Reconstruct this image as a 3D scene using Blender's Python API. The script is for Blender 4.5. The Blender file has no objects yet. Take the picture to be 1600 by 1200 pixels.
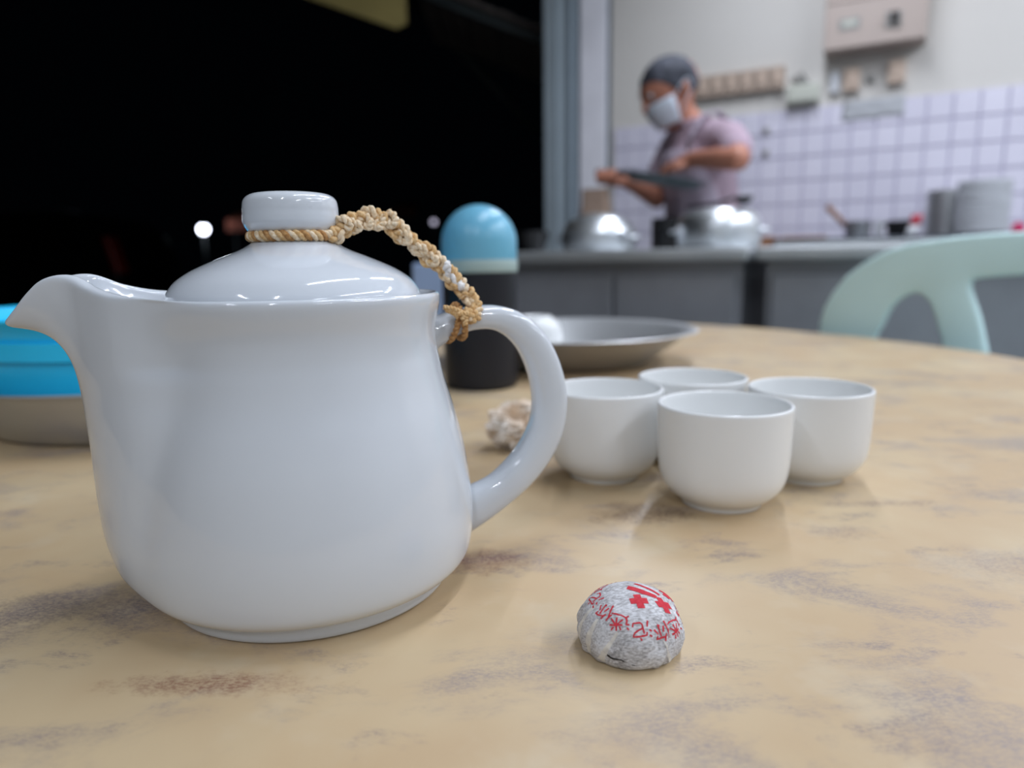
import bpy, bmesh, math, random
import numpy as np
from mathutils import Vector, Matrix, noise
random.seed(7)
PI = math.pi
SC = bpy.context.scene
COL = SC.collection
T = 0.75                      # table top height

# ------------------------------------------------------------------ camera, world, lights, exposure
EYE = Vector((0, 0, T + .122))
pitch, roll = math.radians(9.94), math.radians(.83)
fw = Vector((0, math.cos(pitch), -math.sin(pitch)))
up0 = Vector((0, math.sin(pitch), math.cos(pitch)))
rt = Vector((1, 0, 0)) * math.cos(roll) - up0 * math.sin(roll)
up = Vector((1, 0, 0)) * math.sin(roll) + up0 * math.cos(roll)
cd = bpy.data.cameras.new('camera')
cam = bpy.data.objects.new('camera', cd)
COL.objects.link(cam)
m = Matrix((rt, up, -fw)).transposed().to_4x4()
m.translation = EYE
cam.matrix_world = m
cd.sensor_width = 36
cd.lens = 1093 / 1600 * 36
cd.clip_start = .01
cd.clip_end = 200
cd.dof.use_dof = True
cd.dof.focus_distance = .232
cd.dof.aperture_fstop = 6.6
SC.camera = cam
SC.view_settings.view_transform = 'Standard'
SC.view_settings.look = 'None'
SC.view_settings.gamma = 1
SC.view_settings.use_curve_mapping = False
SC.view_settings.exposure = 0.30

world = bpy.data.worlds.new('night_sky')
SC.world = world
world.use_nodes = True
world.node_tree.nodes['Background'].inputs[0].default_value = (.002, .003, .005, 1)
world.node_tree.nodes['Background'].inputs[1].default_value = .12

# kitchen-wall frame: u along the wall, d out of the wall towards the tables, z up
W0 = Vector((.561, 3.877, 0))
NW = Vector((-.485, -.8745, 0)).normalized()
TW = Vector((-NW.y, NW.x, 0))
def W(u, d, z):
    return W0 + TW * u + NW * d + Vector((0, 0, z))

def tube_light(a, b, power, col=(.87, .93, 1.05), wide=.05):
    a, b = Vector(a), Vector(b)
    L = bpy.data.lights.new('fluorescent_light', 'AREA')
    L.shape = 'RECTANGLE'
    L.size = (b - a).length
    L.size_y = wide
    L.energy = power
    L.color = col
    o = bpy.data.objects.new('fluorescent_light', L)
    COL.objects.link(o)
    x = (b - a).normalized()
    z = Vector((0, 0, 1))
    y = z.cross(x).normalized()
    mm = Matrix((x, y, x.cross(y))).transposed().to_4x4()
    mm.translation = (a + b) / 2
    o.matrix_world = mm
tube_light((.17, .08, 2.7), (.60, 1.28, 2.7), 12)
tube_light((.74, 1.72, 2.7), (1.06, 2.92, 2.7), 20)
tube_light((1.90, -.85, 2.7), (2.02, .02, 2.7), 18)
tube_light((2.06, .18, 2.7), (2.22, 1.2, 2.7), 18)
tube_light((-.3, -2.6, 2.7), (-.2, -1.4, 2.7), 15)
tube_light((-1.5, -2.0, 2.7), (-1.35, -.8, 2.7), 11)
tube_light((4.2, -1.4, 2.7), (4.4, -.2, 2.7), 20)
tube_light((4.5, .2, 2.7), (4.7, 1.4, 2.7), 20)
tube_light((2.1, -3.4, 2.7), (2.2, -2.2, 2.7), 26)
tube_light(W(2.1, .95, 2.75), W(3.35, .95, 2.75), 20)

# ------------------------------------------------------------------ materials
def lin(c):
    return tuple(((x / 255) / 12.92 if x / 255 <= .04045 else ((x / 255 + .055) / 1.055) ** 2.4) for x in c) + (1,)
def mat(name, col, rough=.5, metal=0, spec=.5, var=0, scale=30, bump=0, bscale=80, coat=0, col2=None, detail=4, trans=0, sss=0):
    mt = bpy.data.materials.new(name)
    mt.use_nodes = True
    nt = mt.node_tree
    b = nt.nodes['Principled BSDF']
    c = lin(col)
    b.inputs['Base Color'].default_value = c
    b.inputs['Roughness'].default_value = rough
    b.inputs['Metallic'].default_value = metal
    b.inputs['Specular IOR Level'].default_value = spec
    b.inputs['Coat Weight'].default_value = coat
    b.inputs['Transmission Weight'].default_value = trans
    if sss:
        b.inputs['Subsurface Weight'].default_value = sss
        b.inputs['Subsurface Radius'].default_value = (.004, .003, .002)
        b.inputs['Subsurface Scale'].default_value = 1
    tc = nt.nodes.new('ShaderNodeTexCoord')
    if var or col2:
        n = nt.nodes.new('ShaderNodeTexNoise')
        n.inputs['Scale'].default_value = scale
        n.inputs['Detail'].default_value = detail
        nt.links.new(tc.outputs['Object'], n.inputs['Vector'])
        r = nt.nodes.new('ShaderNodeValToRGB')
        r.color_ramp.elements[0].position = .35
        r.color_ramp.elements[1].position = .65
        c2 = lin(col2) if col2 else tuple(max(0, x * (1 - var)) for x in c[:3]) + (1,)
        r.color_ramp.elements[0].color = c2
        r.color_ramp.elements[1].color = c
        nt.links.new(n.outputs['Fac'], r.inputs['Fac'])
        nt.links.new(r.outputs['Color'], b.inputs['Base Color'])
    if bump:
        n2 = nt.nodes.new('ShaderNodeTexNoise')
        n2.inputs['Scale'].default_value = bscale
        n2.inputs['Detail'].default_value = 5
        nt.links.new(tc.outputs['Object'], n2.inputs['Vector'])
        bp = nt.nodes.new('ShaderNodeBump')
        bp.inputs['Strength'].default_value = bump
        bp.inputs['Distance'].default_value = .002
        nt.links.new(n2.outputs['Fac'], bp.inputs['Height'])
        nt.links.new(bp.outputs['Normal'], b.inputs['Normal'])
    return mt
def emit(name, col, strength):
    mt = bpy.data.materials.new(name)
    mt.use_nodes = True
    b = mt.node_tree.nodes['Principled BSDF']
    b.inputs['Base Color'].default_value = (0, 0, 0, 1)
    b.inputs['Emission Color'].default_value = lin(col)
    b.inputs['Emission Strength'].default_value = strength
    return mt

def table_material():
    mt = bpy.data.materials.new('stained_laminate')
    mt.use_nodes = True
    nt = mt.node_tree
    N, Lk = nt.nodes, nt.links
    b = N['Principled BSDF']
    b.inputs['Roughness'].default_value = .42
    b.inputs['Specular IOR Level'].default_value = .35
    geo = N.new('ShaderNodeNewGeometry')
    def nz(scale, detail=6, rough=.6, dist=0, stretch=None):
        n = N.new('ShaderNodeTexNoise')
        n.inputs['Scale'].default_value = scale
        n.inputs['Detail'].default_value = detail
        n.inputs['Roughness'].default_value = rough
        n.inputs['Distortion'].default_value = dist
        if stretch:
            mp = N.new('ShaderNodeMapping')
            mp.inputs['Scale'].default_value = stretch
            Lk.new(geo.outputs['Position'], mp.inputs['Vector'])
            Lk.new(mp.outputs['Vector'], n.inputs['Vector'])
        else:
            Lk.new(geo.outputs['Position'], n.inputs['Vector'])
        return n.outputs['Fac']
    def ramp(fac, p0, p1):
        r = N.new('ShaderNodeMapRange')
        r.interpolation_type = 'SMOOTHSTEP'
        r.inputs['From Min'].default_value = p0
        r.inputs['From Max'].default_value = p1
        Lk.new(fac, r.inputs['Value'])
        return r.outputs['Result']
    def mth(op, a, bb):
        q = N.new('ShaderNodeMath')
        q.operation = op
        for i, v in enumerate((a, bb)):
            if isinstance(v, (int, float)):
                q.inputs[i].default_value = v
            else:
                Lk.new(v, q.inputs[i])
        return q.outputs[0]
    def mix(fac, a, bb):
        q = N.new('ShaderNodeMix')
        q.data_type = 'RGBA'
        Lk.new(fac, q.inputs[0])
        for i, v in ((6, a), (7, bb)):
            if isinstance(v, tuple):
                q.inputs[i].default_value = v
            else:
                Lk.new(v, q.inputs[i])
        return q.outputs[2]
    base = mix(ramp(nz(9, 3), .35, .65), lin((195, 173, 138)), lin((187, 160, 124)))
    base = mix(mth('MULTIPLY', ramp(nz(24, 4), .5, .75), .5), base, lin((199, 184, 157)))
    # grey purple smudges made of fine grain
    blot = ramp(nz(13, 5, .62, .4, (1, 1.5, 1)), .50, .68)
    grain = ramp(nz(650, 3, .7, 0, (1, 2.2, 1)), .36, .66)
    smud = mth('MULTIPLY', blot, mth('ADD', mth('MULTIPLY', grain, .55), .30))
    base = mix(smud, base, lin((135, 124, 124)))
    blot2 = ramp(nz(31, 5, .6, .3, (1, 1.7, 1)), .56, .72)
    base = mix(mth('MULTIPLY', blot2, mth('ADD', mth('MULTIPLY', grain, .6), .15)), base, lin((124, 112, 114)))
    # single rust and dark stains, plus the teapot's shadow painted in (x, y, rx, ry, colour, strength)
    edge = nz(60, 6, .7)
    for (x, y, rx, ry, col, s) in ((-.0905, .1885, .034, .007, (109, 48, 37), .75), (-.245, .268, .03, .02, (102, 67, 61), .75),
                                  (-.021, .273, .030, .012, (109, 61, 54), .8), (.064, .325, .030, .018, (78, 54, 43), .85),
                                  (.185, .335, .04, .006, (111, 92, 91), .6), (.145, .30, .018, .010, (130, 113, 109), .6),
                                  (-.175, .235, .055, .02, (104, 92, 91), .6), (.20, .262, .05, .018, (139, 122, 118), .6)):  # first patch here is the teapot's shadow, painted left of its foot
        mp = N.new('ShaderNodeMapping')
        mp.inputs['Location'].default_value = (-x / rx, -y / ry, 0)
        mp.inputs['Scale'].default_value = (1 / rx, 1 / ry, 0)
        Lk.new(geo.outputs['Position'], mp.inputs['Vector'])
        ln = N.new('ShaderNodeVectorMath')
        ln.operation = 'LENGTH'
        Lk.new(mp.outputs['Vector'], ln.inputs[0])
        d = mth('ADD', ln.outputs['Value'], mth('MULTIPLY', mth('SUBTRACT', edge, .5), 2.6))
        f = mth('MULTIPLY', ramp(d, 1.15, .15), mth('ADD', mth('MULTIPLY', grain, .7 * s), .25 * s))
        base = mix(f, base, lin(col))
    # dark specks
    v = N.new('ShaderNodeTexVoronoi')
    v.inputs['Scale'].default_value = 55
    Lk.new(geo.outputs['Position'], v.inputs['Vector'])
    sp = mth('MULTIPLY', ramp(v.outputs['Distance'], .030, .015), ramp(nz(18, 2), .56, .6))
    base = mix(sp, base, lin((83, 72, 66)))
    Lk.new(base, b.inputs['Base Color'])
    return mt

M = {}
M['table'] = table_material()
M['porcelain'] = mat('glazed_porcelain', (209, 214, 220), .09, spec=.5, coat=.3)
M['cup'] = mat('satin_porcelain', (236, 237, 236), .22, spec=.45)
M['rope'] = mat('jute_cord', (228, 198, 152), .85, spec=.2, col2=(204, 160, 104), scale=900, bump=.25, bscale=3000)
M['rope_dark'] = mat('jute_cord_brown', (198, 154, 102), .85, spec=.2, col2=(164, 116, 70), scale=900, bump=.25, bscale=3000)
M['rope_pale'] = mat('jute_cord_pale', (244, 228, 202), .85, spec=.2, col2=(222, 192, 150), scale=900, bump=.25, bscale=3000)
M['thread'] = mat('white_thread', (236, 234, 232), .9, spec=.2, var=.1, scale=900)
M['steel'] = mat('stainless_steel', (206, 208, 210), .36, metal=.75, var=.12, scale=12)
M['brushed'] = mat('brushed_steel', (196, 200, 202), .36, metal=.6, var=.2, scale=5)
M['panel'] = mat('dull_steel_panel', (162, 164, 170), .42, metal=.4, var=.2, scale=4)
M['alu'] = mat('polished_aluminium', (226, 230, 234), .36, metal=1, var=.08, scale=15)
M['blackmetal'] = mat('blackened_iron', (38, 38, 40), .45, spec=.4, var=.3, scale=20)
M['darksteel'] = mat('dark_steel', (74, 80, 88), .4, metal=.6, var=.2, scale=9)
M['pansteel'] = mat('worn_pan_steel', (112, 124, 130), .45, metal=.4, var=.2, scale=9)
M['blue'] = mat('blue_plastic', (40, 206, 255), .32, spec=.45, var=.05, scale=20)
M['black'] = mat('black_plastic', (25, 27, 35), .4, spec=.4, var=.15, scale=12)
M['cap'] = mat('sky_blue_plastic', (112, 182, 211), .3, spec=.5, var=.05, scale=15)
M['capring'] = mat('pale_green_plastic', (164, 186, 184), .35, var=.05, scale=15)
M['paleblue'] = mat('pale_blue_card', (142, 163, 196), .6, var=.06, scale=20)
M['tissue'] = mat('tissue_paper', (242, 236, 228), .9, spec=.1, col2=(228, 204, 178), scale=55, bump=.4, bscale=400)
M['mint'] = mat('mint_plastic', (210, 240, 240), .38, spec=.4, var=.04, scale=8)
M['paint'] = mat('cream_green_paint', (209, 205, 199), .6, spec=.3, var=.03, scale=2.2, bump=.1, bscale=60)
M['ceil'] = mat('white_ceiling', (222, 226, 226), .8, spec=.2, var=.03, scale=1.5)
M['roompaint'] = mat('off_white_paint', (205, 208, 206), .7, spec=.3, var=.05, scale=1.2)
M['grout'] = mat('grey_grout', (188, 184, 204), .8, spec=.2, var=.1, scale=20)
M['floor'] = mat('cement_floor', (120, 118, 114), .6, spec=.3, var=.2, scale=3)
M['asphalt'] = mat('asphalt', (26, 26, 27), .95, spec=.05, var=.3, scale=12)
M['post'] = mat('grey_green_steel', (170, 183, 191), .45, spec=.4, var=.12, scale=3)
M['postdark'] = mat('dark_channel', (110, 124, 136), .6, var=.15, scale=4)
M['plaster'] = mat('grey_plaster', (240, 239, 246), .75, var=.1, scale=5)
M['beige'] = mat('beige_plastic', (194, 173, 156), .45, var=.05, scale=12)
M['switch'] = mat('brown_beige_plastic', (177, 158, 143), .45, var=.08, scale=30)
M['pinkbox'] = mat('pinkish_beige_metal', (175, 160, 151), .5, var=.04, scale=5)
M['cream'] = mat('cream_plastic', (190, 192, 180), .5, var=.05, scale=15)
M['whitep'] = mat('white_plastic', (216, 218, 222), .45, var=.03, scale=15)
M['greyp'] = mat('grey_plastic', (148, 146, 142), .5, var=.1, scale=30)
M['dark'] = mat('dark_plastic', (52, 46, 44), .5, var=.1, scale=30)
M['sheet'] = mat('grey_sheet', (173, 175, 179), .5, var=.08, scale=14)
M['plate'] = mat('white_melamine', (201, 204, 209), .35, var=.05, scale=15)
M['wood'] = mat('brown_wood', (150, 104, 72), .6, var=.3, scale=14)
M['red'] = mat('red_print_plastic', (196, 60, 76), .5, var=.1, scale=20)
M['pink'] = mat('hot_pink_cloth', (222, 40, 110), .8, var=.1, scale=30)
M['bag'] = mat('beige_paper', (176, 152, 136), .85, spec=.1, var=.15, scale=15)
M['skin'] = mat('skin', (180, 121, 99), .5, spec=.35, var=.12, scale=14)
M['shirt'] = mat('pale_pink_cotton', (172, 151, 164), .85, spec=.15, var=.08, scale=20)
M['apron'] = mat('mauve_grey_cotton', (176, 164, 178), .85, spec=.15, var=.12, scale=18)
M['trouser'] = mat('dark_grey_cotton', (58, 58, 66), .9, spec=.1, var=.1, scale=18)
M['mask'] = mat('pale_blue_mask', (210, 218, 229), .85, spec=.1, var=.05, scale=20)
M['hair'] = mat('greying_hair', (88, 90, 100), .7, spec=.25, col2=(28, 32, 40), scale=13, bump=.6, bscale=260)
M['yellow'] = mat('yellow_canvas', (168, 152, 92), .8, var=.2, scale=3)
M['canopy'] = mat('grey_brown_sheet', (96, 88, 84), .7, var=.25, scale=3)
M['pole'] = mat('dark_teal_steel', (26, 40, 42), .6, var=.2, scale=4)
M['carpaint'] = mat('black_car_paint', (9, 10, 13), .3, spec=.3, var=.1, scale=3)
M['carglass'] = mat('dark_car_glass', (8, 10, 12), .12, spec=.4, var=.1, scale=3)
M['tyre'] = mat('tyre_rubber', (14, 14, 14), .9, var=.1, scale=20)
M['tail'] = mat('red_tail_lamp', (120, 24, 12), .3, var=.1, scale=20)
M['orange'] = mat('orange_canvas', (120, 62, 44), .8, var=.2, scale=3)
M['lamp'] = emit('lamp_bright', (232, 236, 255), 11)
M['lamp_dim'] = emit('lamp_dim', (200, 196, 220), 1.2)
M['lamp_faint'] = emit('lamp_faint', (150, 170, 190), .5)

# ------------------------------------------------------------------ mesh helpers
ORG = {}
def org(o):
    v = Vector((0, 0, 0))
    while o is not None:
        v = v + o.location
        o = o.parent
    return v
def obj(name, geo, mt, parent=None, smooth=True, sub=0, recalc=True, angle=None):
    """geo=(verts,faces) in world space; stored relative to the parent's base"""
    vs, fs = geo
    base = org(parent) if parent else Vector((0, 0, 0))
    me = bpy.data.meshes.new(name)
    me.from_pydata([tuple(Vector(v) - base) for v in vs], [], [tuple(f) for f in fs])
    if recalc:
        bm = bmesh.new()
        bm.from_mesh(me)
        bmesh.ops.remove_doubles(bm, verts=bm.verts, dist=1e-7)
        bmesh.ops.recalc_face_normals(bm, faces=bm.faces)
        bm.to_mesh(me)
        bm.free()
    if smooth:
        for p in me.polygons:
            p.use_smooth = True
        if angle is not None:
            me.set_sharp_from_angle(angle=math.radians(angle))
    if isinstance(mt, (list, tuple)):
        for q in mt:
            me.materials.append(q)
    else:
        me.materials.append(mt)
    o = bpy.data.objects.new(name, me)
    COL.objects.link(o)
    if parent:
        o.parent = parent
    if sub:
        s = o.modifiers.new('smooth', 'SUBSURF')
        s.levels = s.render_levels = sub
    return o
def thing(name, label, cat, loc=(0, 0, 0), group=None):
    o = bpy.data.objects.new(name, None)
    COL.objects.link(o)
    o.location = loc
    o.empty_display_size = .02
    return tag(o, label, cat, group)
def tag(o, label, cat, group=None):
    o['label'] = label
    o['category'] = cat
    if group:
        o['group'] = group
    return o
def struct(o):
    o['kind'] = 'structure'
    return o
def dup(root, loc, label=None):
    r = root.copy()
    COL.objects.link(r)
    r.location = loc
    if label:
        r['label'] = label
    for ch in list(root.children):
        c = ch.copy()
        COL.objects.link(c)
        c.parent = r
        for g in list(ch.children):
            d = g.copy()
            COL.objects.link(d)
            d.parent = c
    return r
def cr(pts, k=8, closed=False):
    Pn = [np.array(p, float) for p in pts]
    n = len(Pn)
    out = []
    for i in range(n if closed else n - 1):
        if closed:
            a, b, c, d = Pn[(i - 1) % n], Pn[i], Pn[(i + 1) % n], Pn[(i + 2) % n]
        else:
            a, b, c, d = Pn[max(i - 1, 0)], Pn[i], Pn[i + 1], Pn[min(i + 2, n - 1)]
        for t in np.linspace(0, 1, k, endpoint=False):
            out.append(.5 * (2 * b + (c - a) * t + (2 * a - 5 * b + 4 * c - d) * t * t + (3 * b - a - 3 * c + d) * t ** 3))
    if not closed:
        out.append(Pn[-1])
    return out
def revolve(prof, c, seg=48, sy=1.0):
    vs, fs = [], []
    n = len(prof)
    for r, z in prof:
        r = max(r, 1e-5)
        for j in range(seg):
            a = 2 * PI * j / seg
            vs.append((c[0] + r * math.cos(a), c[1] + r * math.sin(a) * sy, c[2] + z))
    for i in range(n - 1):
        for j in range(seg):
            k = (j + 1) % seg
            fs.append((i * seg + j, i * seg + k, (i + 1) * seg + k, (i + 1) * seg + j))
    if prof[0][0] > 1e-4:
        fs.append(tuple(range(seg))[::-1])
    if prof[-1][0] > 1e-4:
        fs.append(tuple(range((n - 1) * seg, n * seg)))
    return vs, fs
def box(x0, x1, y0, y1, z0, z1, bev=0, seg=2):
    bm = bmesh.new()
    bmesh.ops.create_cube(bm, size=1)
    for v in bm.verts:
        v.co = Vector((x0 + (v.co.x + .5) * (x1 - x0), y0 + (v.co.y + .5) * (y1 - y0), z0 + (v.co.z + .5) * (z1 - z0)))
    if bev:
        bmesh.ops.bevel(bm, geom=bm.edges, offset=bev, segments=seg, profile=.5, affect='EDGES')
    bm.verts.index_update()
    r = [tuple(v.co) for v in bm.verts], [tuple(v.index for v in f.verts) for f in bm.faces]
    bm.free()
    return r
def mp(geo, fn):
    return [tuple(fn(*v)) for v in geo[0]], geo[1]
def wbox(*a, **k):
    return mp(box(*a, **k), W)
def join(*gs):
    vs, fs = [], []
    for v, f in gs:
        o = len(vs)
        vs += list(v)
        fs += [tuple(i + o for i in q) for q in f]
    return vs, fs
def sweep(path, rad, n=10, closed=False, sec=None, upv=None, cap=True):
    """tube along path; rad is a number or list of r or (a,b); sec optional unit section"""
    Pp = [Vector(tuple(p)) for p in path]
    N = len(Pp)
    T_ = []
    for i in range(N):
        if closed:
            t = Pp[(i + 1) % N] - Pp[i - 1]
        else:
            t = Pp[min(i + 1, N - 1)] - Pp[max(i - 1, 0)]
        T_.append(t.normalized() if t.length > 1e-9 else Vector((0, 0, 1)))
    u = Vector(upv) if upv else (Vector((0, 0, 1)) if abs(T_[0].z) < .9 else Vector((1, 0, 0)))
    vs, fs = [], []
    sec = sec or [(math.cos(2 * PI * j / n), math.sin(2 * PI * j / n)) for j in range(n)]
    n = len(sec)
    for i in range(N):
        t = T_[i]
        if upv:
            u = Vector(upv)
        u = (u - t * u.dot(t)).normalized()
        v = t.cross(u)
        r = rad[i] if isinstance(rad, (list, tuple)) else rad
        a, b = r if isinstance(r, (tuple, list)) else (r, r)
        for (p, q) in sec:
            vs.append(tuple(Pp[i] + u * (p * a) + v * (q * b)))
    for i in range(N if closed else N - 1):
        k = (i + 1) % N
        for j in range(n):
            l = (j + 1) % n
            fs.append((i * n + j, i * n + l, k * n + l, k * n + j))
    if cap and not closed:
        fs.append(tuple(range(n))[::-1])
        fs.append(tuple(range((N - 1) * n, N * n)))
    return vs, fs
def ball(c, r, seg=16, rings=10, sx=1, sy=1, sz=1):
    return revolve([(math.sin(PI * i / rings) * r, -math.cos(PI * i / rings) * r * sz) for i in range(rings + 1)], c, seg)
def extrude_poly(outline, holes, depth, fn, bev=0):
    """filled outline with holes in (a,b) plane extruded to depth; fn(a,b,c)->world"""
    bm = bmesh.new()
    edges = []
    for loop in [outline] + holes:
        v = [bm.verts.new((p[0], p[1], 0)) for p in loop]
        edges += [bm.edges.new((v[i], v[(i + 1) % len(v)])) for i in range(len(v))]
    bmesh.ops.triangle_fill(bm, use_beauty=True, use_dissolve=False, edges=edges)
    r = bmesh.ops.extrude_face_region(bm, geom=bm.faces[:])
    for e in r['geom']:
        if isinstance(e, bmesh.types.BMVert):
            e.co.z += depth
    bmesh.ops.recalc_face_normals(bm, faces=bm.faces)
    if bev:
        es = [e for e in bm.edges if len(e.link_faces) == 2 and e.calc_face_angle(0) > 1.0]
        bmesh.ops.bevel(bm, geom=es, offset=bev, segments=3, profile=.5, affect='EDGES')
    bm.verts.index_update()
    out = [tuple(fn(*v.co)) for v in bm.verts], [tuple(v.index for v in f.verts) for f in bm.faces]
    bm.free()
    return out
def blob(name, chains, mt, parent, voxel=.007, it=6, extra=None):
    """union of tapered capsules grown into one continuous skin"""
    gs = []
    for ch in chains:
        for i in range(len(ch) - 1):
            a, b = ch[i], ch[i + 1]
            A, B = Vector(a[:3]), Vector(b[:3])
            ax = (B - A)
            L = ax.length
            ax = ax / max(L, 1e-6)
            pts, rr = [], []
            for t in np.linspace(-90, 0, 5):
                pts.append(A + ax * (a[3] * math.sin(math.radians(t))))
                rr.append(max(a[3] * math.cos(math.radians(t)), 1e-4))
            for t in np.linspace(0, 90, 5):
                pts.append(B + ax * (b[3] * math.sin(math.radians(t))))
                rr.append(max(b[3] * math.cos(math.radians(t)), 1e-4))
            uu = Vector((0, 0, 1)) if abs(ax.z) < .9 else Vector((1, 0, 0))
            gs.append(sweep(pts, rr, 12, upv=tuple(uu)))
    if extra:
        gs += extra
    o = obj(name + '_raw', join(*gs), mt, None)
    r = o.modifiers.new('r', 'REMESH')
    r.mode = 'VOXEL'
    r.voxel_size = voxel
    s = o.modifiers.new('s', 'SMOOTH')
    s.iterations = it
    s.factor = .5
    dg = bpy.context.evaluated_depsgraph_get()
    dg.update()
    ev = o.evaluated_get(dg)
    me = ev.to_mesh()
    geo = [tuple(v.co) for v in me.vertices], [tuple(p.vertices) for p in me.polygons]
    ev.to_mesh_clear()
    bpy.data.objects.remove(o)
    return obj(name, geo, mt, parent, recalc=False)

# ------------------------------------------------------------------ room shell
def wq(u0, u1, d0, d1, z0, z1):
    return wbox(u0, u1, d0, d1, z0, z1)
struct(obj('floor', wq(-1.6, 7.5, -.3, 7.2, -.12, 0), M['floor'], smooth=False))
struct(obj('ground', box(-60, 40, -20, 90, -.3, -.13), M['asphalt'], smooth=False))
struct(obj('ceiling', wq(-1.6, 7.5, -.2, 7.2, 2.92, 3.05), M['ceil'], smooth=False))
wall = struct(obj('wall_back', wq(-.02, 7.5, -.2, 0, 0, 2.92), M['paint'], smooth=False))
struct(obj('wall_right', wq(7.5, 7.65, -.2, 7.2, 0, 2.92), M['roompaint'], smooth=False))
struct(obj('wall_front', wq(-1.6, 7.5, 7.2, 7.35, 0, 2.92), M['roompaint'], smooth=False))
struct(obj('trim_1', wbox(-.406, -.234, -.16, .02, 0, 2.92, bev=.008), M['post'], smooth=False))
obj('rib', wbox(-.335, -.318, .0195, .03, 0, 2.92), M['post'], bpy.data.objects['trim_1'], smooth=False)
obj('rib', wbox(-.262, -.238, .0195, .026, 0, 2.92), M['postdark'], bpy.data.objects['trim_1'], smooth=False)
struct(obj('trim_2', wbox(-.234, -.200, -.16, -.03, 0, 2.92), M['postdark'], smooth=False))
struct(obj('trim_3', wbox(-.200, -.05, -.16, .0, 0, 2.92, bev=.004), M['plaster'], smooth=False))
struct(obj('trim_4', wbox(-.05, -.02, -.16, -.02, 0, 2.92), M['postdark'], smooth=False))

# tiles on the kitchen wall, each its own piece
obj('grout_bed', wbox(0, 2.4, 0, .003, .90, 1.554), M['grout'], wall, smooth=False)
def tile_material():
    mt = mat('white_wall_tile', (216, 212, 226), .22, spec=.5)
    nt = mt.node_tree
    oi = nt.nodes.new('ShaderNodeObjectInfo')
    r = nt.nodes.new('ShaderNodeValToRGB')
    r.color_ramp.elements[0].color = lin((209, 206, 220))
    r.color_ramp.elements[1].color = lin((215, 212, 225))
    nt.links.new(oi.outputs['Random'], r.inputs['Fac'])
    nt.links.new(r.outputs['Color'], nt.nodes['Principled BSDF'].inputs['Base Color'])
    return mt
M['tile'] = tile_material()
TU, TV, G = .0976, .109, .0055
def tile_mesh(w):
    b = .0022
    x, z = w / 2 - G / 2, TV / 2 - G / 2
    vs = [(-x, .003, -z), (x, .003, -z), (x, .003, z), (-x, .003, z), (-x + b, .010, -z + b), (x - b, .010, -z + b), (x - b, .010, z - b), (-x + b, .010, z - b)]
    fs = [(4, 5, 6, 7), (0, 1, 5, 4), (1, 2, 6, 5), (2, 3, 7, 6), (3, 0, 4, 7)]
    me = bpy.data.meshes.new('tile')
    me.from_pydata([tuple(TW * v[0] + NW * v[1] + Vector((0, 0, v[2]))) for v in vs], [], fs)
    bm = bmesh.new()
    bm.from_mesh(me)
    bmesh.ops.recalc_face_normals(bm, faces=bm.faces)
    if sum((f.normal.dot(NW) for f in bm.faces)) < 0:
        bmesh.ops.reverse_faces(bm, faces=bm.faces)
    bm.to_mesh(me)
    bm.free()
    me.materials.append(M['tile'])
    return me
full, part_ = tile_mesh(TU), tile_mesh(.0648)
for k in range(-8, 16):
    if k == -8:
        uc, me = .0324, part_
    else:
        uc, me = .748 + TU * (k + .5), full
    for r in range(6):
        o = bpy.data.objects.new('tile', me)
        COL.objects.link(o)
        o.parent = wall
        o.location = W(uc, 0, 1.556 - TV * (r + .5))

# ------------------------------------------------------------------ round table
TC = (-.14, .76)
tb = thing('round_table', 'round dining table with a stained tan laminate top', 'table', (TC[0], TC[1], 0))
obj('table_top', revolve([(0, T - .028), (.735, T - .028), (.748, T - .022), (.75, T - .012), (.7485, T - .003), (.744, T), (.0, T)], (TC[0], TC[1], 0), 128), M['table'], tb, angle=40)
obj('apron_ring', revolve([(.55, T - .075), (.555, T - .03), (.535, T - .03), (.53, T - .075), (.55, T - .075)], (TC[0], TC[1], 0), 64), M['darksteel'], tb, angle=40)
for a in (45, 135, 225, 315):
    ca, sa = math.cos(math.radians(a)), math.sin(math.radians(a))
    obj('leg', sweep([(TC[0] + ca * .30, TC[1] + sa * .30, T - .03), (TC[0] + ca * .42, TC[1] + sa * .42, .35), (TC[0] + ca * .5, TC[1] + sa * .5, 0)], .014, 12), M['darksteel'], tb)

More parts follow.
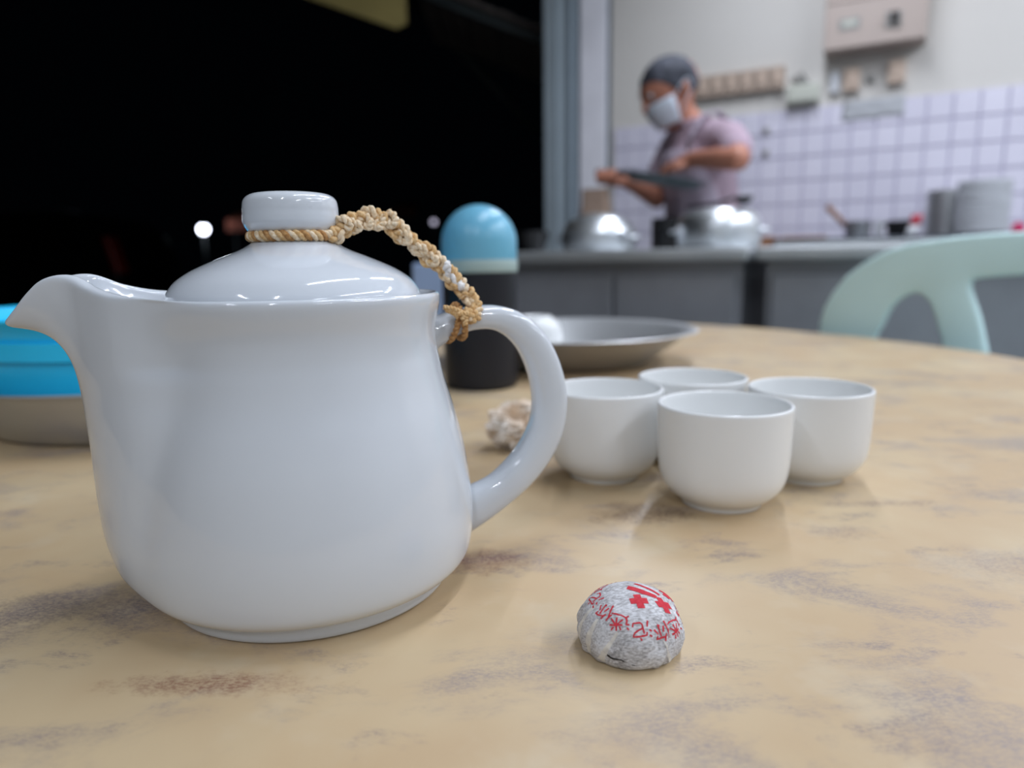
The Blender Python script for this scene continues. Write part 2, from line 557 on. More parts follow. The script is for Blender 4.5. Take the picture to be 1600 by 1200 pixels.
# ------------------------------------------------------------------ teapot
PX, PY = -.0788, .2615
PA = math.radians(17)
PU = Vector((math.cos(PA), math.sin(PA), 0))         # towards the handle
PV = Vector((-math.sin(PA), math.cos(PA), 0))        # away from the viewer
def pot(rho, z, v=0):
    return Vector((PX, PY, T)) + PU * (rho / 1000) + PV * (v / 1000) + Vector((0, 0, z / 1000))
tp = thing('teapot', 'large white glazed porcelain teapot with pouring lip and loop handle', 'teapot', (PX, PY, T))
def itp(x, tab):
    return float(np.interp(x, [t[0] for t in tab], [t[1] for t in tab]))
def teapot_body():
    half = [0, .8, 1.6, 3.1, 4.4, 5.6, 6.6, 7.5, 9.1, 11.3, 13.5, 16, 19, 22.2, 25, 28, 31, 34, 38, 42, 48, 57, 67, 79, 92, 106, 120, 135, 150, 165]
    phis = half + [180] + [-x for x in half[:0:-1]]
    rtop = [(0, 93.6), (1.6, 93.5), (3.1, 91.6), (5.6, 86.9), (7.5, 81.6), (9.1, 76.6), (11.3, 72.0), (15.7, 68.4), (22.2, 64.6), (26.6, 61.8), (33.4, 58.8), (41, 56), (48, 53.9), (57, 52.9)]
    ztop = [(0, 105.0), (1.6, 105.8), (3.1, 109.0), (5.6, 114.4), (7.5, 118.8), (9.1, 119.6), (11.3, 118.3), (15.7, 115.6), (22.2, 113.6), (26.6, 112.6), (33.4, 111.8), (41, 111.2), (48, 110.8), (57, 110.7)]
    rin = [(0, 88), (1.6, 87), (3.8, 82.5), (5.6, 77.2), (7.1, 73), (9.2, 69), (13.7, 65), (20.5, 60.8), (24.8, 58.2), (33, 55.2), (41, 52.5), (48, 50.5), (57, 49.7)]
    low = [(0, 52.8, 0), (4.8, 53.0, 0), (5.8, 53.2, 0), (6.5, 54.8, 0), (7.3, 57.2, 0), (9.0, 59.6, .2), (11.2, 61.3, 2.6), (13.6, 62.1, 5.6), (16.5, 62.7, 7.0), (20.5, 63.2, 7.6),
           (26, 63.4, 8.6), (32, 63.1, 9.6), (40, 62.3, 10.8), (48, 61.2, 12), (55.4, 59.9, 13.4), (62, 58.3, 15), (68, 56.7, 17), (74, 54.8, 19), (80, 53.1, 21), (86.7, 51.8, 23.2)]
    qs = [.12, .25, .4, .55, .7, .82, .92, 1.0]
    body = [51.2, 50.9, 50.8, 51.0, 51.8, 52.5, 52.9, 52.8]
    ridge = [(75.6, 90.5), (77, 95), (79.2, 98.3), (82.4, 100.6), (86.6, 101.9), (90.8, 102.5), (93.9, 103.0), (94.4, 105.0)]
    rows = []
    def ring(fn):
        rows.append([fn(abs(p)) for p in phis])
    def glow(p, z):
        pc = 41 - 13 * min(1, max(0, (75 - z) / 60))
        def g(t):
            t = math.sqrt(t * t + .012) - .11
            return math.log(1 + math.exp(11 * (1 - t))) / 11
        return g(p / pc) / g(0) if p < 2.2 * pc else 0
    rows.append([(0.001, 2.5)] * len(phis))
    ring(lambda p: (44, 2.5))
    ring(lambda p: (48, 0))
    def dip(p, z):
        k = max(0, min(1, (z - 22) / 25)) * (1 if z < 80 else max(0, (104 - z) / 24))
        pc = 41 - 13 * min(1, max(0, (75 - z) / 60))
        return 1.7 * k * math.exp(-((p / pc - 1.02) / .2) ** 2)
    for z, r, add in low:
        ring(lambda p: (r + add * glow(p, z) - dip(p, z), z))
    def S(p, a, b):
        t = min(1, max(0, (p - a) / (b - a)))
        return t * t * (3 - 2 * t)
    for i, q in enumerate(qs):
        def f(p):
            r0 = 51.8 + 23.2 * glow(p, 86.7)
            rt_ = itp(p, rtop)
            e = (ridge[i][0] - 75) / 18.9
            lw = math.exp(-(p / 6.0) ** 2)
            e = e * lw + (q ** 1.25) * (1 - lw)
            rs = r0 + (rt_ - r0) * e
            wB = S(p, 24, 54)
            r = body[i] * wB + rs * (1 - wB)
            b = math.exp(-(p / 4.6) ** 2)
            z = b * ridge[i][1] + (1 - b) * (86.7 + q * (itp(p, ztop) - 86.7))
            return (r - dip(p, z), z)
        ring(f)
    ring(lambda p: ((itp(p, rtop) * .62 + itp(p, rin) * .38), itp(p, ztop) + .75))
    ring(lambda p: ((itp(p, rtop) * .2 + itp(p, rin) * .8), itp(p, ztop) + .55))
    ring(lambda p: (itp(p, rin) - .3, itp(p, ztop) - .6))
    def k1(p):
        wB = S(p, 32, 58)
        a = (48.7 + (itp(p, rin) - 49) * .93, itp(p, ztop) * .72 + 96 * .28)
        return (a[0] * (1 - wB) + 48.9 * wB, a[1] * (1 - wB) + 108.2 * wB)
    def k2(p):
        wB = S(p, 32, 58)
        a = (47 + (itp(p, rin) - 48) * .45, itp(p, ztop) * .25 + 96 * .75)
        return (a[0] * (1 - wB) + 44 * wB, a[1] * (1 - wB) + 107.8 * wB)
    ring(k1)
    ring(k2)
    ring(lambda p: (45 - 1.5 * S(p, 32, 58), 94 + 10 * S(p, 32, 58)))
    ring(lambda p: (46, 80))
    ring(lambda p: (55, 40))
    ring(lambda p: (48, 8))
    rows.append([(0.001, 6)] * len(phis))
    vs, fs = [], []
    n = len(phis)
    for row in rows:
        for p, (r, z) in zip(phis, row):
            a = PA + PI + math.radians(p)
            vs.append((PX + r / 1000 * math.cos(a), PY + r / 1000 * math.sin(a), T + z / 1000))
    for i in range(len(rows) - 1):
        for j in range(n):
            k = (j + 1) % n
            fs.append((i * n + j, i * n + k, (i + 1) * n + k, (i + 1) * n + j))
    return vs, fs
obj('body', teapot_body(), M['porcelain'], tp, sub=2)
hc = [(47, 93.5), (54, 96.5), (61, 98.9), (68.5, 100.1), (76, 99.6), (83.5, 96.4), (90, 90.2), (94.9, 81.6), (97.9, 71.5), (98.6, 61.3), (96.6, 51.4), (91.6, 42), (84.6, 34), (76, 27.2), (67, 22.5), (60, 20)]
ht = [6.6, 5.4, 4.8, 4.7, 5.0, 5.7, 6.3, 6.8, 7.1, 7.2, 7.3, 7.3, 7.2, 7.1, 8.2, 9.5]
hp = cr([(a, b, t) for (a, b), t in zip(hc, ht)], 5)
sec = []
for j in range(24):
    a = 2 * PI * j / 24
    c_, s_ = math.cos(a), math.sin(a)
    e = .72
    sec.append((math.copysign(abs(c_) ** e, c_), math.copysign(abs(s_) ** e, s_)))
obj('handle', sweep([pot(p[0], p[1]) for p in hp], [(7.2 / 1000 if i > 8 else (7.2 + (8 - i) * .25) / 1000, p[2] / 1000) for i, p in enumerate(hp)], sec=sec, upv=tuple(PV)), M['porcelain'], tp)
lidp = cr([(44.6, 108.4), (45.0, 109.8), (44.3, 112.6), (41.2, 116.6), (36.4, 119.9), (31, 122.5), (25.5, 124.8), (20, 127.0), (16.4, 128.9), (14.4, 130.6), (13.8, 132.2), (14.2, 133.6)], 4)
lid = obj('lid', revolve([(0, .1085), (.040, .1084)] + [(p[0] / 1000, p[1] / 1000) for p in lidp] + [(0.0, .1337)], (PX, PY, T), 96), M['porcelain'], tp, angle=50)
knp = cr([(13.2, 133.0), (15.2, 133.8), (16.7, 136.2), (16.9, 138.6), (16.75, 140.5), (16.7, 142.6), (16.1, 145.0), (14.0, 146.7), (10.5, 147.35), (5, 147.7), (.02, 147.8)], 4)
obj('knob', revolve([(p[0] / 1000, p[1] / 1000) for p in knp], (PX - .0006, PY, T), 72), M['porcelain'], lid)

# jute cord that ties the lid to the handle
def strand(path, r, n=7, closed=False, jit=0, seed=0):
    if jit:
        rn = random.Random(seed)
        rad = [r * (1 + rn.uniform(-jit, jit)) for _ in path]
    else:
        rad = r
    return sweep(path, rad, n, closed=closed)
def twist(path, R, r, turns, ply=2, ph0=0, closed=False, n=7):
    """plies wound about a path"""
    Pp = [Vector(tuple(p)) for p in path]
    N = len(Pp)
    out = []
    for k in range(ply):
        u = None
        pts = []
        for i in range(N):
            t = (Pp[(i + 1) % N] - Pp[i - 1]) if closed else (Pp[min(i + 1, N - 1)] - Pp[max(i - 1, 0)])
            t.normalize()
            if u is None:
                u = Vector((0, 0, 1)) if abs(t.z) < .9 else Vector((1, 0, 0))
            if closed:
                u = Vector((0, 0, 1))
            u = (u - t * u.dot(t)).normalized()
            v = t.cross(u)
            a = 2 * PI * (turns * i / (N if closed else N - 1) + k / ply) + ph0
            pts.append(Pp[i] + u * (R * math.cos(a)) + v * (R * math.sin(a)))
        out.append(strand(pts, r, n, closed, .08, k + 3))
    return out
cord = obj('cord', join(*twist([(PX + .0150 * math.cos(2 * PI * i / 240), PY + .0150 * math.sin(2 * PI * i / 240), T + .1321 + .0002 * math.sin(2 * PI * i / 240)) for i in range(240)], .00105, .00098, 15, 3, closed=True)[:1]), M['rope'], tp)
rg = twist([(PX + .0150 * math.cos(2 * PI * i / 240), PY + .0150 * math.sin(2 * PI * i / 240), T + .1321 + .0002 * math.sin(2 * PI * i / 240)) for i in range(240)], .00105, .00098, 15, 3, closed=True)
obj('strand', rg[1], M['rope_pale'], cord)
obj('strand', rg[2], M['rope_dark'], cord)
bp_ = cr([(11.5, 131.9, -9), (14.6, 132.6, -8), (17.5, 134.8, -5.5), (20.5, 137.0, -4), (24, 138.4, -3), (28.5, 138.8, -2), (33.2, 137.4, -1.5), (37.9, 134.2, -1), (43.4, 129.7, -1), (48.9, 125.0, -1), (53.8, 120.8, -1.5), (57.3, 116.7, -2),
          (60.7, 112.6, -3), (63.8, 108.8, -4.5), (65.8, 105.2, -6.5), (65.2, 102.0, -8.5), (62, 100.2, -10)], 22)
N_ = len(bp_)
def braid_path(k, amp, dep, per):
    pts = []
    rn = random.Random(k)
    for i, p in enumerate(bp_):
        a = bp_[max(i - 1, 0)]
        b = bp_[min(i + 1, N_ - 1)]
        t = np.array([b[0] - a[0], b[1] - a[1]])
        t = t / (np.hypot(*t) + 1e-9)
        nn = (-t[1], t[0])
        q = i / (N_ - 1)
        ph = 2 * PI * (q * per + k / 3)
        am = amp * (1 + .35 * math.sin(q * 47) * (1 if q < .6 else .3)) * (.45 + .55 * min(1, q / .12)) * (1 - .5 * max(0, (q - .72) / .28))
        off = am * math.sin(ph) + .35 * math.sin(ph * 2.3 + k)
        pts.append(pot(p[0] + nn[0] * off, p[1] + nn[1] * off, p[2] + dep * math.sin(2 * ph)))
    return pts
brd = None
for k, mt in enumerate(('rope', 'rope_pale', 'rope')):
    g = join(*twist(braid_path(k, 2.15, 1.35, 6.6), .00082, .00098, 19, 2, ph0=k))
    o_ = obj('braid_strand', g, M[mt], cord)
# small loops standing proud of the braid
rn = random.Random(5)
lp = []
for q in (.12, .19, .27, .34, .40, .46, .52, .57):
    i = int(q * (N_ - 1))
    p = bp_[i]
    c0 = np.array([p[0] + rn.uniform(-.3, .3), p[1] + rn.choice((-1, 1)) * 1.6 + .3])
    th = rn.uniform(0, PI)
    pts = []
    for j in range(40):
        a = 2 * PI * j / 40
        x, y = 2.3 * math.cos(a), 1.4 * math.sin(a)
        pts.append(pot(c0[0] + x * math.cos(th) - y * math.sin(th), c0[1] + x * math.sin(th) + y * math.cos(th), p[2] - 1.8 + 1.3 * math.sin(a + 1)))
    lp += twist(pts, .0007, .0008, 3, 2, closed=True, n=6)
obj('knot_loop', join(*lp), M['rope_pale'], cord)
# white thread section
wpts = []
for i in range(120):
    q = .625 + .145 * i / 119
    p = bp_[int(q * (N_ - 1))]
    a = 2 * PI * i / 119 * 1.6
    wpts.append(pot(p[0] + .6 + 1.2 * math.cos(a), p[1] - .3 + 1.5 * math.sin(a * .7 + .4), p[2] - 2.0 - .5 * math.sin(a)))
o_ = obj('white_thread', join(*twist(wpts, .0008, .0010, 3, 2)), M['thread'], cord)
o_['label'] = 'white thread knotted into the cord'
# turns around the handle root
rings = []
for (c0, tilt, sz) in (((57.6, 98.1), -.30, 0), ((60.4, 98.9), .12, .3)):
    pts = []
    for j in range(90):
        a = 2 * PI * j / 90
        zz = 6.6 * math.sin(a)
        pts.append(pot(c0[0] - zz * tilt, c0[1] + zz - .2, (10.6 + sz) * math.cos(a)))
    rings += twist(pts, .00062, .00075, 10, 2, closed=True)
obj('handle_ring', join(*rings), M['rope_dark'], cord)
kn = []
for (a, b) in (((52.6, 105.2, -11.0), (59.5, 102.8, -12.2)), ((53.4, 104.2, -10.8), (57.6, 101.5, -12)), ((57.5, 102.6, -12.6), (63.8, 101.6, -11.6)), ((59.0, 100.6, -12.6), (63.0, 103.6, -11)), ((61.6, 104.5, -10.5), (60.2, 98.5, -12.6))):
    mid = [(a[i] + b[i]) / 2 for i in range(3)]
    pts = [pot(*p) for p in cr([a, (mid[0], mid[1] + .5, mid[2] - .4), b], 14)]
    kn += twist(pts, .0005, .0006, 3, 2)
obj('knot', join(*kn), M['rope'], cord)
fz = []
rn = random.Random(11)
for (q, l) in ((.16, 6), (.3, 4), (.42, 4.5), (.5, 4), (.66, 5), (.8, 5), (.86, 5), (.9, 4), (.35, 4), (.6, 4)):
    p = bp_[int(q * (N_ - 1))]
    dx, dz = rn.uniform(-1, 1), rn.uniform(-1, 1)
    fz.append(sweep([pot(*v) for v in cr([(p[0], p[1], p[2] - 2), (p[0] + dx * l * .5, p[1] + dz * l * .6 + .6, p[2] - 3), (p[0] + dx * l, p[1] + dz * l, p[2] - 3.4)], 6)], .00007, 4))
fz = obj('loose_fibres', join(*fz), M['rope_pale'], cord)
fz['kind'] = 'stuff'

# ------------------------------------------------------------------ teacups
cupp = [(0, 1.6), (17.0, 1.6), (17.6, 0), (19.4, 0), (19.9, 1.0), (20.4, 2.2), (22.4, 3.7), (25.6, 6.2), (28.5, 9.6), (30.4, 13.6), (31.4, 18), (32.0, 25), (32.4, 36), (32.7, 47), (32.75, 50.2), (32.3, 51.1), (31.5, 51.2), (30.9, 50.4),
        (30.6, 46), (30.2, 32), (29.4, 20), (27.0, 11.5), (22, 6.6), (12, 4.6), (0, 4.2)]
cupo = cr(cupp[2:], 3)
cupg = [(0, .0016), (.0170, .0016)] + [(max(p[0], 0) / 1000, p[1] / 1000) for p in cupo]
CUPS = [(.1059, .3418, 'white teacup standing in front of the other upright teacups'),
        (.1655, .3821, 'white teacup standing farthest from the teapot'),
        (.1110, .4240, 'white teacup mostly hidden behind the three other upright teacups'),
        (.0525, .3895, 'white teacup standing closest to the teapot handle, partly shaded')]
cup0 = None
for x, y, lb in CUPS:
    if cup0 is None:
        cup0 = tag(obj('teacup', revolve(cupg, (0, 0, 0), 64), M['cup']), lb, 'cup', 'four white teacups on the table')
        cup0.location = (x, y, T)
    else:
        dup(cup0, (x, y, T), lb)

# ------------------------------------------------------------------ paper-wrapped tea nugget
UX, UY = .0366, .2070
tuop = cr([(14, 0), (15.8, 1.5), (16.6, 5), (16.2, 9), (14.5, 13), (11.5, 16), (7.5, 18.2), (3.5, 19.2), (0, 19.4)], 8)
tarc = np.r_[0, np.cumsum([math.hypot(tuop[::-1][i + 1][0] - tuop[::-1][i][0], tuop[::-1][i + 1][1] - tuop[::-1][i][1]) for i in range(len(tuop) - 1)])]
tr = [p[0] for p in tuop[::-1]]
tz = [p[1] for p in tuop[::-1]]
PLEATS = [(-152, .9), (-127, .75), (-58, .9), (-20, .5), (30, .7), (75, .7), (120, .8), (165, .8)]
def dome(az, s, lift=0):
    r = float(np.interp(s, tarc, tr))
    z = float(np.interp(s, tarc, tz))
    k = 0
    low = min(1, max(0, (s - 9) / 12))
    for pa, am in PLEATS:
        d = (az - pa - (20 - s) * 1.2 + 180) % 360 - 180
        k += am * .75 * math.exp(-(d / 4.5) ** 2) - am * .5 * math.exp(-((d - 8) / 5) ** 2)
    a = math.radians(az)
    nz_ = noise.noise(Vector((r * math.cos(a) * .16, r * math.sin(a) * .16, z * .16))) * .55 + noise.noise(Vector((r * math.cos(a) * .5, r * math.sin(a) * .5, z * .5 + 4))) * .16
    rr = r + (k * low + nz_ * (.4 + .6 * low)) * (min(1, z / 2 + .35)) + lift * min(1, s / 10 + .1)
    # flattened front foot with a blunt corner
    if z < 5:
        rr += .9 * math.exp(-((az + 72) / 16) ** 2) * (1 - z / 5) - .5 * math.exp(-((az + 105) / 14) ** 2) * (1 - z / 5)
    zz = max(z + nz_ * .25 * (1 if z > 3 else 0) + lift * max(0, 1 - s / 18), 0)
    return Vector((UX + rr * math.cos(a) / 1000, UY + rr * math.sin(a) / 1000, T + zz / 1000))
def paper_material():
    mt = bpy.data.materials.new('fibrous_tea_paper')
    mt.use_nodes = True
    nt = mt.node_tree
    b = nt.nodes['Principled BSDF']
    b.inputs['Roughness'].default_value = .8
    b.inputs['Specular IOR Level'].default_value = .25
    tc = nt.nodes.new('ShaderNodeTexCoord')
    mpn = nt.nodes.new('ShaderNodeMapping')
    mpn.inputs['Rotation'].default_value = (0, 0, .5)
    mpn.inputs['Scale'].default_value = (620, 2100, 1800)
    nt.links.new(tc.outputs['Object'], mpn.inputs['Vector'])
    n = nt.nodes.new('ShaderNodeTexNoise')
    n.inputs['Scale'].default_value = 1
    n.inputs['Detail'].default_value = 5
    n.inputs['Roughness'].default_value = .65
    nt.links.new(mpn.outputs['Vector'], n.inputs['Vector'])
    n2 = nt.nodes.new('ShaderNodeTexNoise')
    n2.inputs['Scale'].default_value = 130
    n2.inputs['Detail'].default_value = 3
    nt.links.new(tc.outputs['Object'], n2.inputs['Vector'])
    ad = nt.nodes.new('ShaderNodeMath')
    ad.operation = 'MULTIPLY_ADD'
    ad.inputs[1].default_value = .5
    nt.links.new(n2.outputs['Fac'], ad.inputs[0])
    nt.links.new(n.outputs['Fac'], ad.inputs[2])
    r = nt.nodes.new('ShaderNodeValToRGB')
    e = r.color_ramp.elements
    e[0].position, e[0].color = .48, lin((104, 102, 102))
    e[1].position, e[1].color = .88, lin((220, 220, 223))
    q = e.new(.70)
    q.color = lin((178, 176, 177))
    nt.links.new(ad.outputs[0], r.inputs['Fac'])
    nt.links.new(r.outputs['Color'], b.inputs['Base Color'])
    bpn = nt.nodes.new('ShaderNodeBump')
    bpn.inputs['Strength'].default_value = .35
    bpn.inputs['Distance'].default_value = .0004
    nt.links.new(n.outputs['Fac'], bpn.inputs['Height'])
    nt.links.new(bpn.outputs['Normal'], b.inputs['Normal'])
    return mt
M['paper'] = paper_material()
M['pleat'] = mat('pale_paper_fold', (228, 224, 216), .8, spec=.2, col2=(204, 200, 194), scale=500)
M['redink'] = mat('red_ink', (206, 62, 72), .75, spec=.2, col2=(190, 48, 60), scale=900)
M['tearline'] = mat('dark_tea_leaf', (40, 32, 26), .9, var=.3, scale=600)
tuo = thing('wrapped_tea_nugget', 'small dome of tea wrapped in grey paper with red printed characters', 'tea', (UX, UY, T))
NA, NS = 150, 46
vs, fs = [], []
smax = tarc[-1]
for i in range(NS + 1):
    for j in range(NA):
        vs.append(tuple(dome(360 * j / NA, smax * i / NS)))
for i in range(NS):
    for j in range(NA):
        k = (j + 1) % NA
        fs.append((i * NA + j, i * NA + k, (i + 1) * NA + k, (i + 1) * NA + j))
fs.append(tuple(range(NS * NA, (NS + 1) * NA)))
obj('paper_wrap', (vs, fs), M['paper'], tuo)
def ribbon(pts, w, lift=.10, taper=False):
    """flat printed stroke lying on the dome; pts are (azimuth, arc length); w in mm"""
    fine = []
    for i in range(len(pts) - 1):
        a, b = np.array(pts[i], float), np.array(pts[i + 1], float)
        n = max(3, int(np.hypot((b[0] - a[0]) * .25, b[1] - a[1]) / .28))
        fine += [a + (b - a) * t for t in np.linspace(0, 1, n, endpoint=False)]
    fine.append(np.array(pts[-1], float))
    vs, fs = [], []
    n = len(fine)
    for i, p in enumerate(fine):
        a, b = fine[max(i - 1, 0)], fine[min(i + 1, n - 1)]
        r = max(float(np.interp(p[1], tarc, tr)), .6)
        k = r * PI / 180
        t = np.array([(b[0] - a[0]) * k, b[1] - a[1]])
        t = t / (np.hypot(*t) + 1e-9)
        nn = np.array([-t[1], t[0]])
        ww = w * ((1 - .65 * i / (n - 1)) if taper else 1) * (.85 + .3 * noise.noise(Vector((p[0] * .3, p[1], 2))))
        for sgn in (-.5, 0, .5):
            vs.append(tuple(dome(p[0] + nn[0] * sgn * ww / k, p[1] + nn[1] * sgn * ww, lift)))
    for i in range(n - 1):
        for c in range(2):
            fs.append((i * 3 + c, i * 3 + c + 1, (i + 1) * 3 + c + 1, (i + 1) * 3 + c))
    return vs, fs
GL = {
 'mi': [((-.05, .42), (.03, .24)), ((.42, .44), (.31, .26)), ((-.14, .15), (.52, .17)), ((.18, .48), (.18, -.28)), ((.15, .13), (-.02, -.04), (-.16, -.16)), ((.22, .13), (.36, -.06), (.5, -.17)),
        ((-.46, .40), (-.36, .28)), ((-.5, .12), (-.33, .12), (-.39, -.10), (-.33, -.27)), ((-.52, -.36), (-.32, -.27), (-.02, -.42), (.3, -.47), (.56, -.46))],
 'ni': [((-.28, .48), (-.38, .26), (-.52, .08)), ((-.37, .24), (-.37, -.48)), ((.02, .48), (-.05, .3), (-.17, .14)), ((-.05, .28), (.46, .28), (.36, .12)), ((.16, .2), (.16, -.42), (.03, -.33)),
        ((-.02, .02), (-.19, -.26)), ((.3, .04), (.48, -.26))],
 'tuo': [((-.46, .44), (-.35, .32)), ((-.52, .16), (-.40, .05)), ((-.5, -.42), (-.42, -.3), (-.34, -.12)), ((.1, .52), (.15, .39)), ((-.2, .33), (-.25, .14)), ((-.2, .30), (.5, .30), (.42, .13)),
         ((.42, .12), (.2, 0), (-.05, -.08)), ((-.09, .2), (-.09, -.3), (.02, -.4), (.42, -.4), (.47, -.2))]}
def glyph(ch, az0, s0, size, rot=0):
    out = []
    r0 = max(float(np.interp(s0, tarc, tr)), 2)
    k = r0 * PI / 180
    ca, sa = math.cos(rot), math.sin(rot)
    for st in GL[ch]:
        pts = []
        for (x, y) in st:
            x, y = (x * ca - y * sa) * size, (x * sa + y * ca) * size
            pts.append((az0 - x / k, s0 + y))      # tops face the table edge of the dome
        out.append(ribbon(pts, .58 if len(st) > 2 else .62))
    return out
RING = [('mi', -113, 14.4), ('ni', -140.5, 12.6), ('tuo', 183, 11.8), ('mi', 146, 11.8), ('ni', 112, 12.4), ('tuo', 78, 13.5), ('mi', 46, 15), ('ni', 20, 16.5), ('tuo', -9, 18), ('mi', -36.5, 18.6), ('ni', -60.5, 17.6), ('tuo', -86, 16.2)]
pr = []
for ch, az, s in RING:
    pr += glyph(ch, az, s, 5.5, rot=.12)
o_ = obj('red_characters', join(*pr), M['redink'], tuo)
o_['label'] = 'red characters printed in a ring on the paper'
# emblem of crosses round the crown
def patch(quad, n=8, lift=.11):
    """four corners in millimetres on the crown plane (x,y from the dome axis), gridded and laid on the dome"""
    a, b, c, d = [np.array(q, float) for q in quad]
    vs = []
    for j in range(n + 1):
        for i in range(n + 1):
            u, v = i / n, j / n
            p = (a * (1 - u) + b * u) * (1 - v) + (d * (1 - u) + c * u) * v
            s = float(np.interp(math.hypot(*p), tr, tarc))
            vs.append(tuple(dome(math.degrees(math.atan2(p[1], p[0])), s, lift)))
    return vs, [(j * (n + 1) + i, j * (n + 1) + i + 1, (j + 1) * (n + 1) + i + 1, (j + 1) * (n + 1) + i) for j in range(n) for i in range(n)]
def cross(cx, cy, a, sz=1.0):
    b, c = .8 * sz, 1.95 * sz
    def q(x0, x1, y0, y1):
        return patch([(cx + x * math.cos(a) - y * math.sin(a), cy + x * math.sin(a) + y * math.cos(a)) for x, y in ((x0, y0), (x1, y0), (x1, y1), (x0, y1))])
    return [q(-b, b, -c, c), q(-c, -b, -b, b), q(b, c, -b, b)]
em = cross(1.5, -6.3, .1, 1.4) + cross(9.3, -5.2, .45, 1.35) + cross(12.0, 2.6, 1.2, 1.3)
em += [patch([(-1.4, -.3), (-.4, 1.7), (4.4, -1.2), (3.0, -3.2)]), patch([(3.0, -3.2), (4.4, -1.2), (7.9, -2.4), (7.0, -4.0)]),
       patch([(1.4, 3.0), (2.2, 3.9), (5.9, 1.8), (5.1, .6)]), patch([(5.1, .6), (5.9, 1.8), (9.2, -.4), (8.6, -1.6)])]
o_ = obj('red_emblem', join(*em), M['redink'], tuo)
o_['label'] = 'red emblem of cross shapes on the crown'
fold = []
for (a0, s0, a1, s1, w) in ((-143, 15.5, -152, 28.5, 2.0), (-114, 17.5, -132, 28, 2.0), (-62, 20, -50, 28.5, 1.2), (-162, 13, -176, 27, 2.6)):
    fold.append(ribbon([(a1, s1), ((a0 + a1) / 2 - 1, (s0 + s1) / 2), (a0, s0)], w * 1.25, .06, True))
obj('pale_fold', join(*fold), M['pleat'], tuo)
o_ = obj('torn_slit', ribbon([(-124, 25.0), (-117, 25.6), (-108, 25.5), (-101, 26.6), (-94, 26.9)], .8, .10, True), M['tearline'], tuo)
o_['label'] = 'dark torn slit near the base'

# ------------------------------------------------------------------ bottle with a domed cap
BX, BY = -.030, .690
bt = thing('condiment_bottle', 'dark cylindrical bottle with a sky-blue domed cap', 'bottle', (BX, BY, T))
obj('bottle_body', revolve([(0, .002), (.030, .0), (.0345, .0015), (.0362, .006), (.0365, .012), (.0365, .105), (.0362, .111), (.034, .1125), (0, .1125)], (BX, BY, T), 56), M['black'], bt, angle=40)
obj('cap_ring', revolve([(0, .1122), (.0366, .1122), (.0372, .114), (.0372, .122), (.0366, .124), (0, .124)], (BX, BY, T), 56), M['capring'], bt, angle=40)
obj('cap', revolve([(0, .1235), (.0362, .1235), (.0366, .126), (.0364, .136)] + [(.0364 * math.cos(t), .1400 + .0362 * math.sin(t)) for t in np.linspace(0.0, PI / 2, 14)], (BX, BY, T), 56), M['cap'], bt, angle=60)

# pale blue tissue box behind the bottle
tbx = thing('tissue_box', 'pale blue box standing behind the dark bottle', 'box', (-.098, 1.12, T))
obj('carton', box(-.149, -.047, 1.075, 1.165, T, T + .121, bev=.003), M['paleblue'], tbx, smooth=False)
obj('slot_rim', box(-.125, -.071, 1.105, 1.135, T + .1205, T + .1225, bev=.0008), M['whitep'], tbx, smooth=False)

# steel basin with an upturned cup
SX, SY = .066, .86
tag(obj('steel_basin', revolve([(0, .0), (.092, 0), (.1, .0015), (.106, .006), (.128, .021), (.147, .0345), (.152, .0375), (.159, .0385), (.1605, .0395), (.159, .0405), (.151, .0395), (.146, .0365), (.127, .0232), (.105, .0085), (.099, .0042), (.09, .0028), (0, .0028)], (SX, SY, T), 80), M['steel'], angle=50),
    'shallow stainless steel basin behind the teacups', 'basin')
ic = dup(cup0, (.031, .875, T + .0035 + .0513), 'upturned white teacup standing inside the steel basin')
ic.rotation_euler = (PI, 0, 0)
del ic['group']

# crumpled tissue
def crumple(c, sx, sy, sz, seed):
    bm = bmesh.new()
    bmesh.ops.create_icosphere(bm, subdivisions=5, radius=1)
    for v in bm.verts:
        p = v.co.copy()
        q = p * 1.6 + Vector((seed, seed * 2, 0))
        d = (1 - abs(noise.noise(q))) * .55 + (1 - abs(noise.noise(q * 2.3))) * .4 + (1 - abs(noise.noise(q * 4.9))) * .22
        p = p * (d - .1)
        p.x += .25 * noise.noise(q * 3)
        v.co = Vector((c[0] + p.x * sx, c[1] + p.y * sy, c[2] + max(0, (p.z + .72) * sz)))
    bm.verts.index_update()
    r = [tuple(v.co) for v in bm.verts], [tuple(v.index for v in f.verts) for f in bm.faces]
    bm.free()
    return r
tag(obj('crumpled_tissue', crumple((.006, .452, T), .025, .019, .019, 3.3), M['tissue'], angle=35), 'crumpled beige tissue lying behind the teapot handle', 'tissue')

# steel dish with blue basin
DX, DY = -.30, .59
tag(obj('steel_dish', revolve([(0, 0), (.115, 0), (.122, .0015), (.128, .006), (.141, .021), (.150, .036), (.155, .0405), (.1565, .0415), (.155, .0425), (.148, .0385), (.139, .024), (.126, .0085), (.12, .004), (0, .003)], (DX, DY, T), 80), M['steel'], angle=50),
    'stainless steel dish under the blue plastic bowl', 'dish')
tag(obj('blue_bowl', revolve([(0, .0045), (.100, .0045), (.112, .007), (.119, .012), (.128, .030), (.1325, .045), (.1345, .0605), (.1385, .0615), (.1393, .0735), (.1363, .0742), (.139, .081), (.1435, .086), (.1452, .0880), (.144, .0895), (.140, .0880), (.135, .078), (.130, .052), (.124, .030), (.114, .014), (.106, .010), (0, .0085)], (DX, DY, T), 96), M['blue'], angle=40),
    'bright blue plastic bowl nested in the steel dish behind the teapot spout', 'bowl')

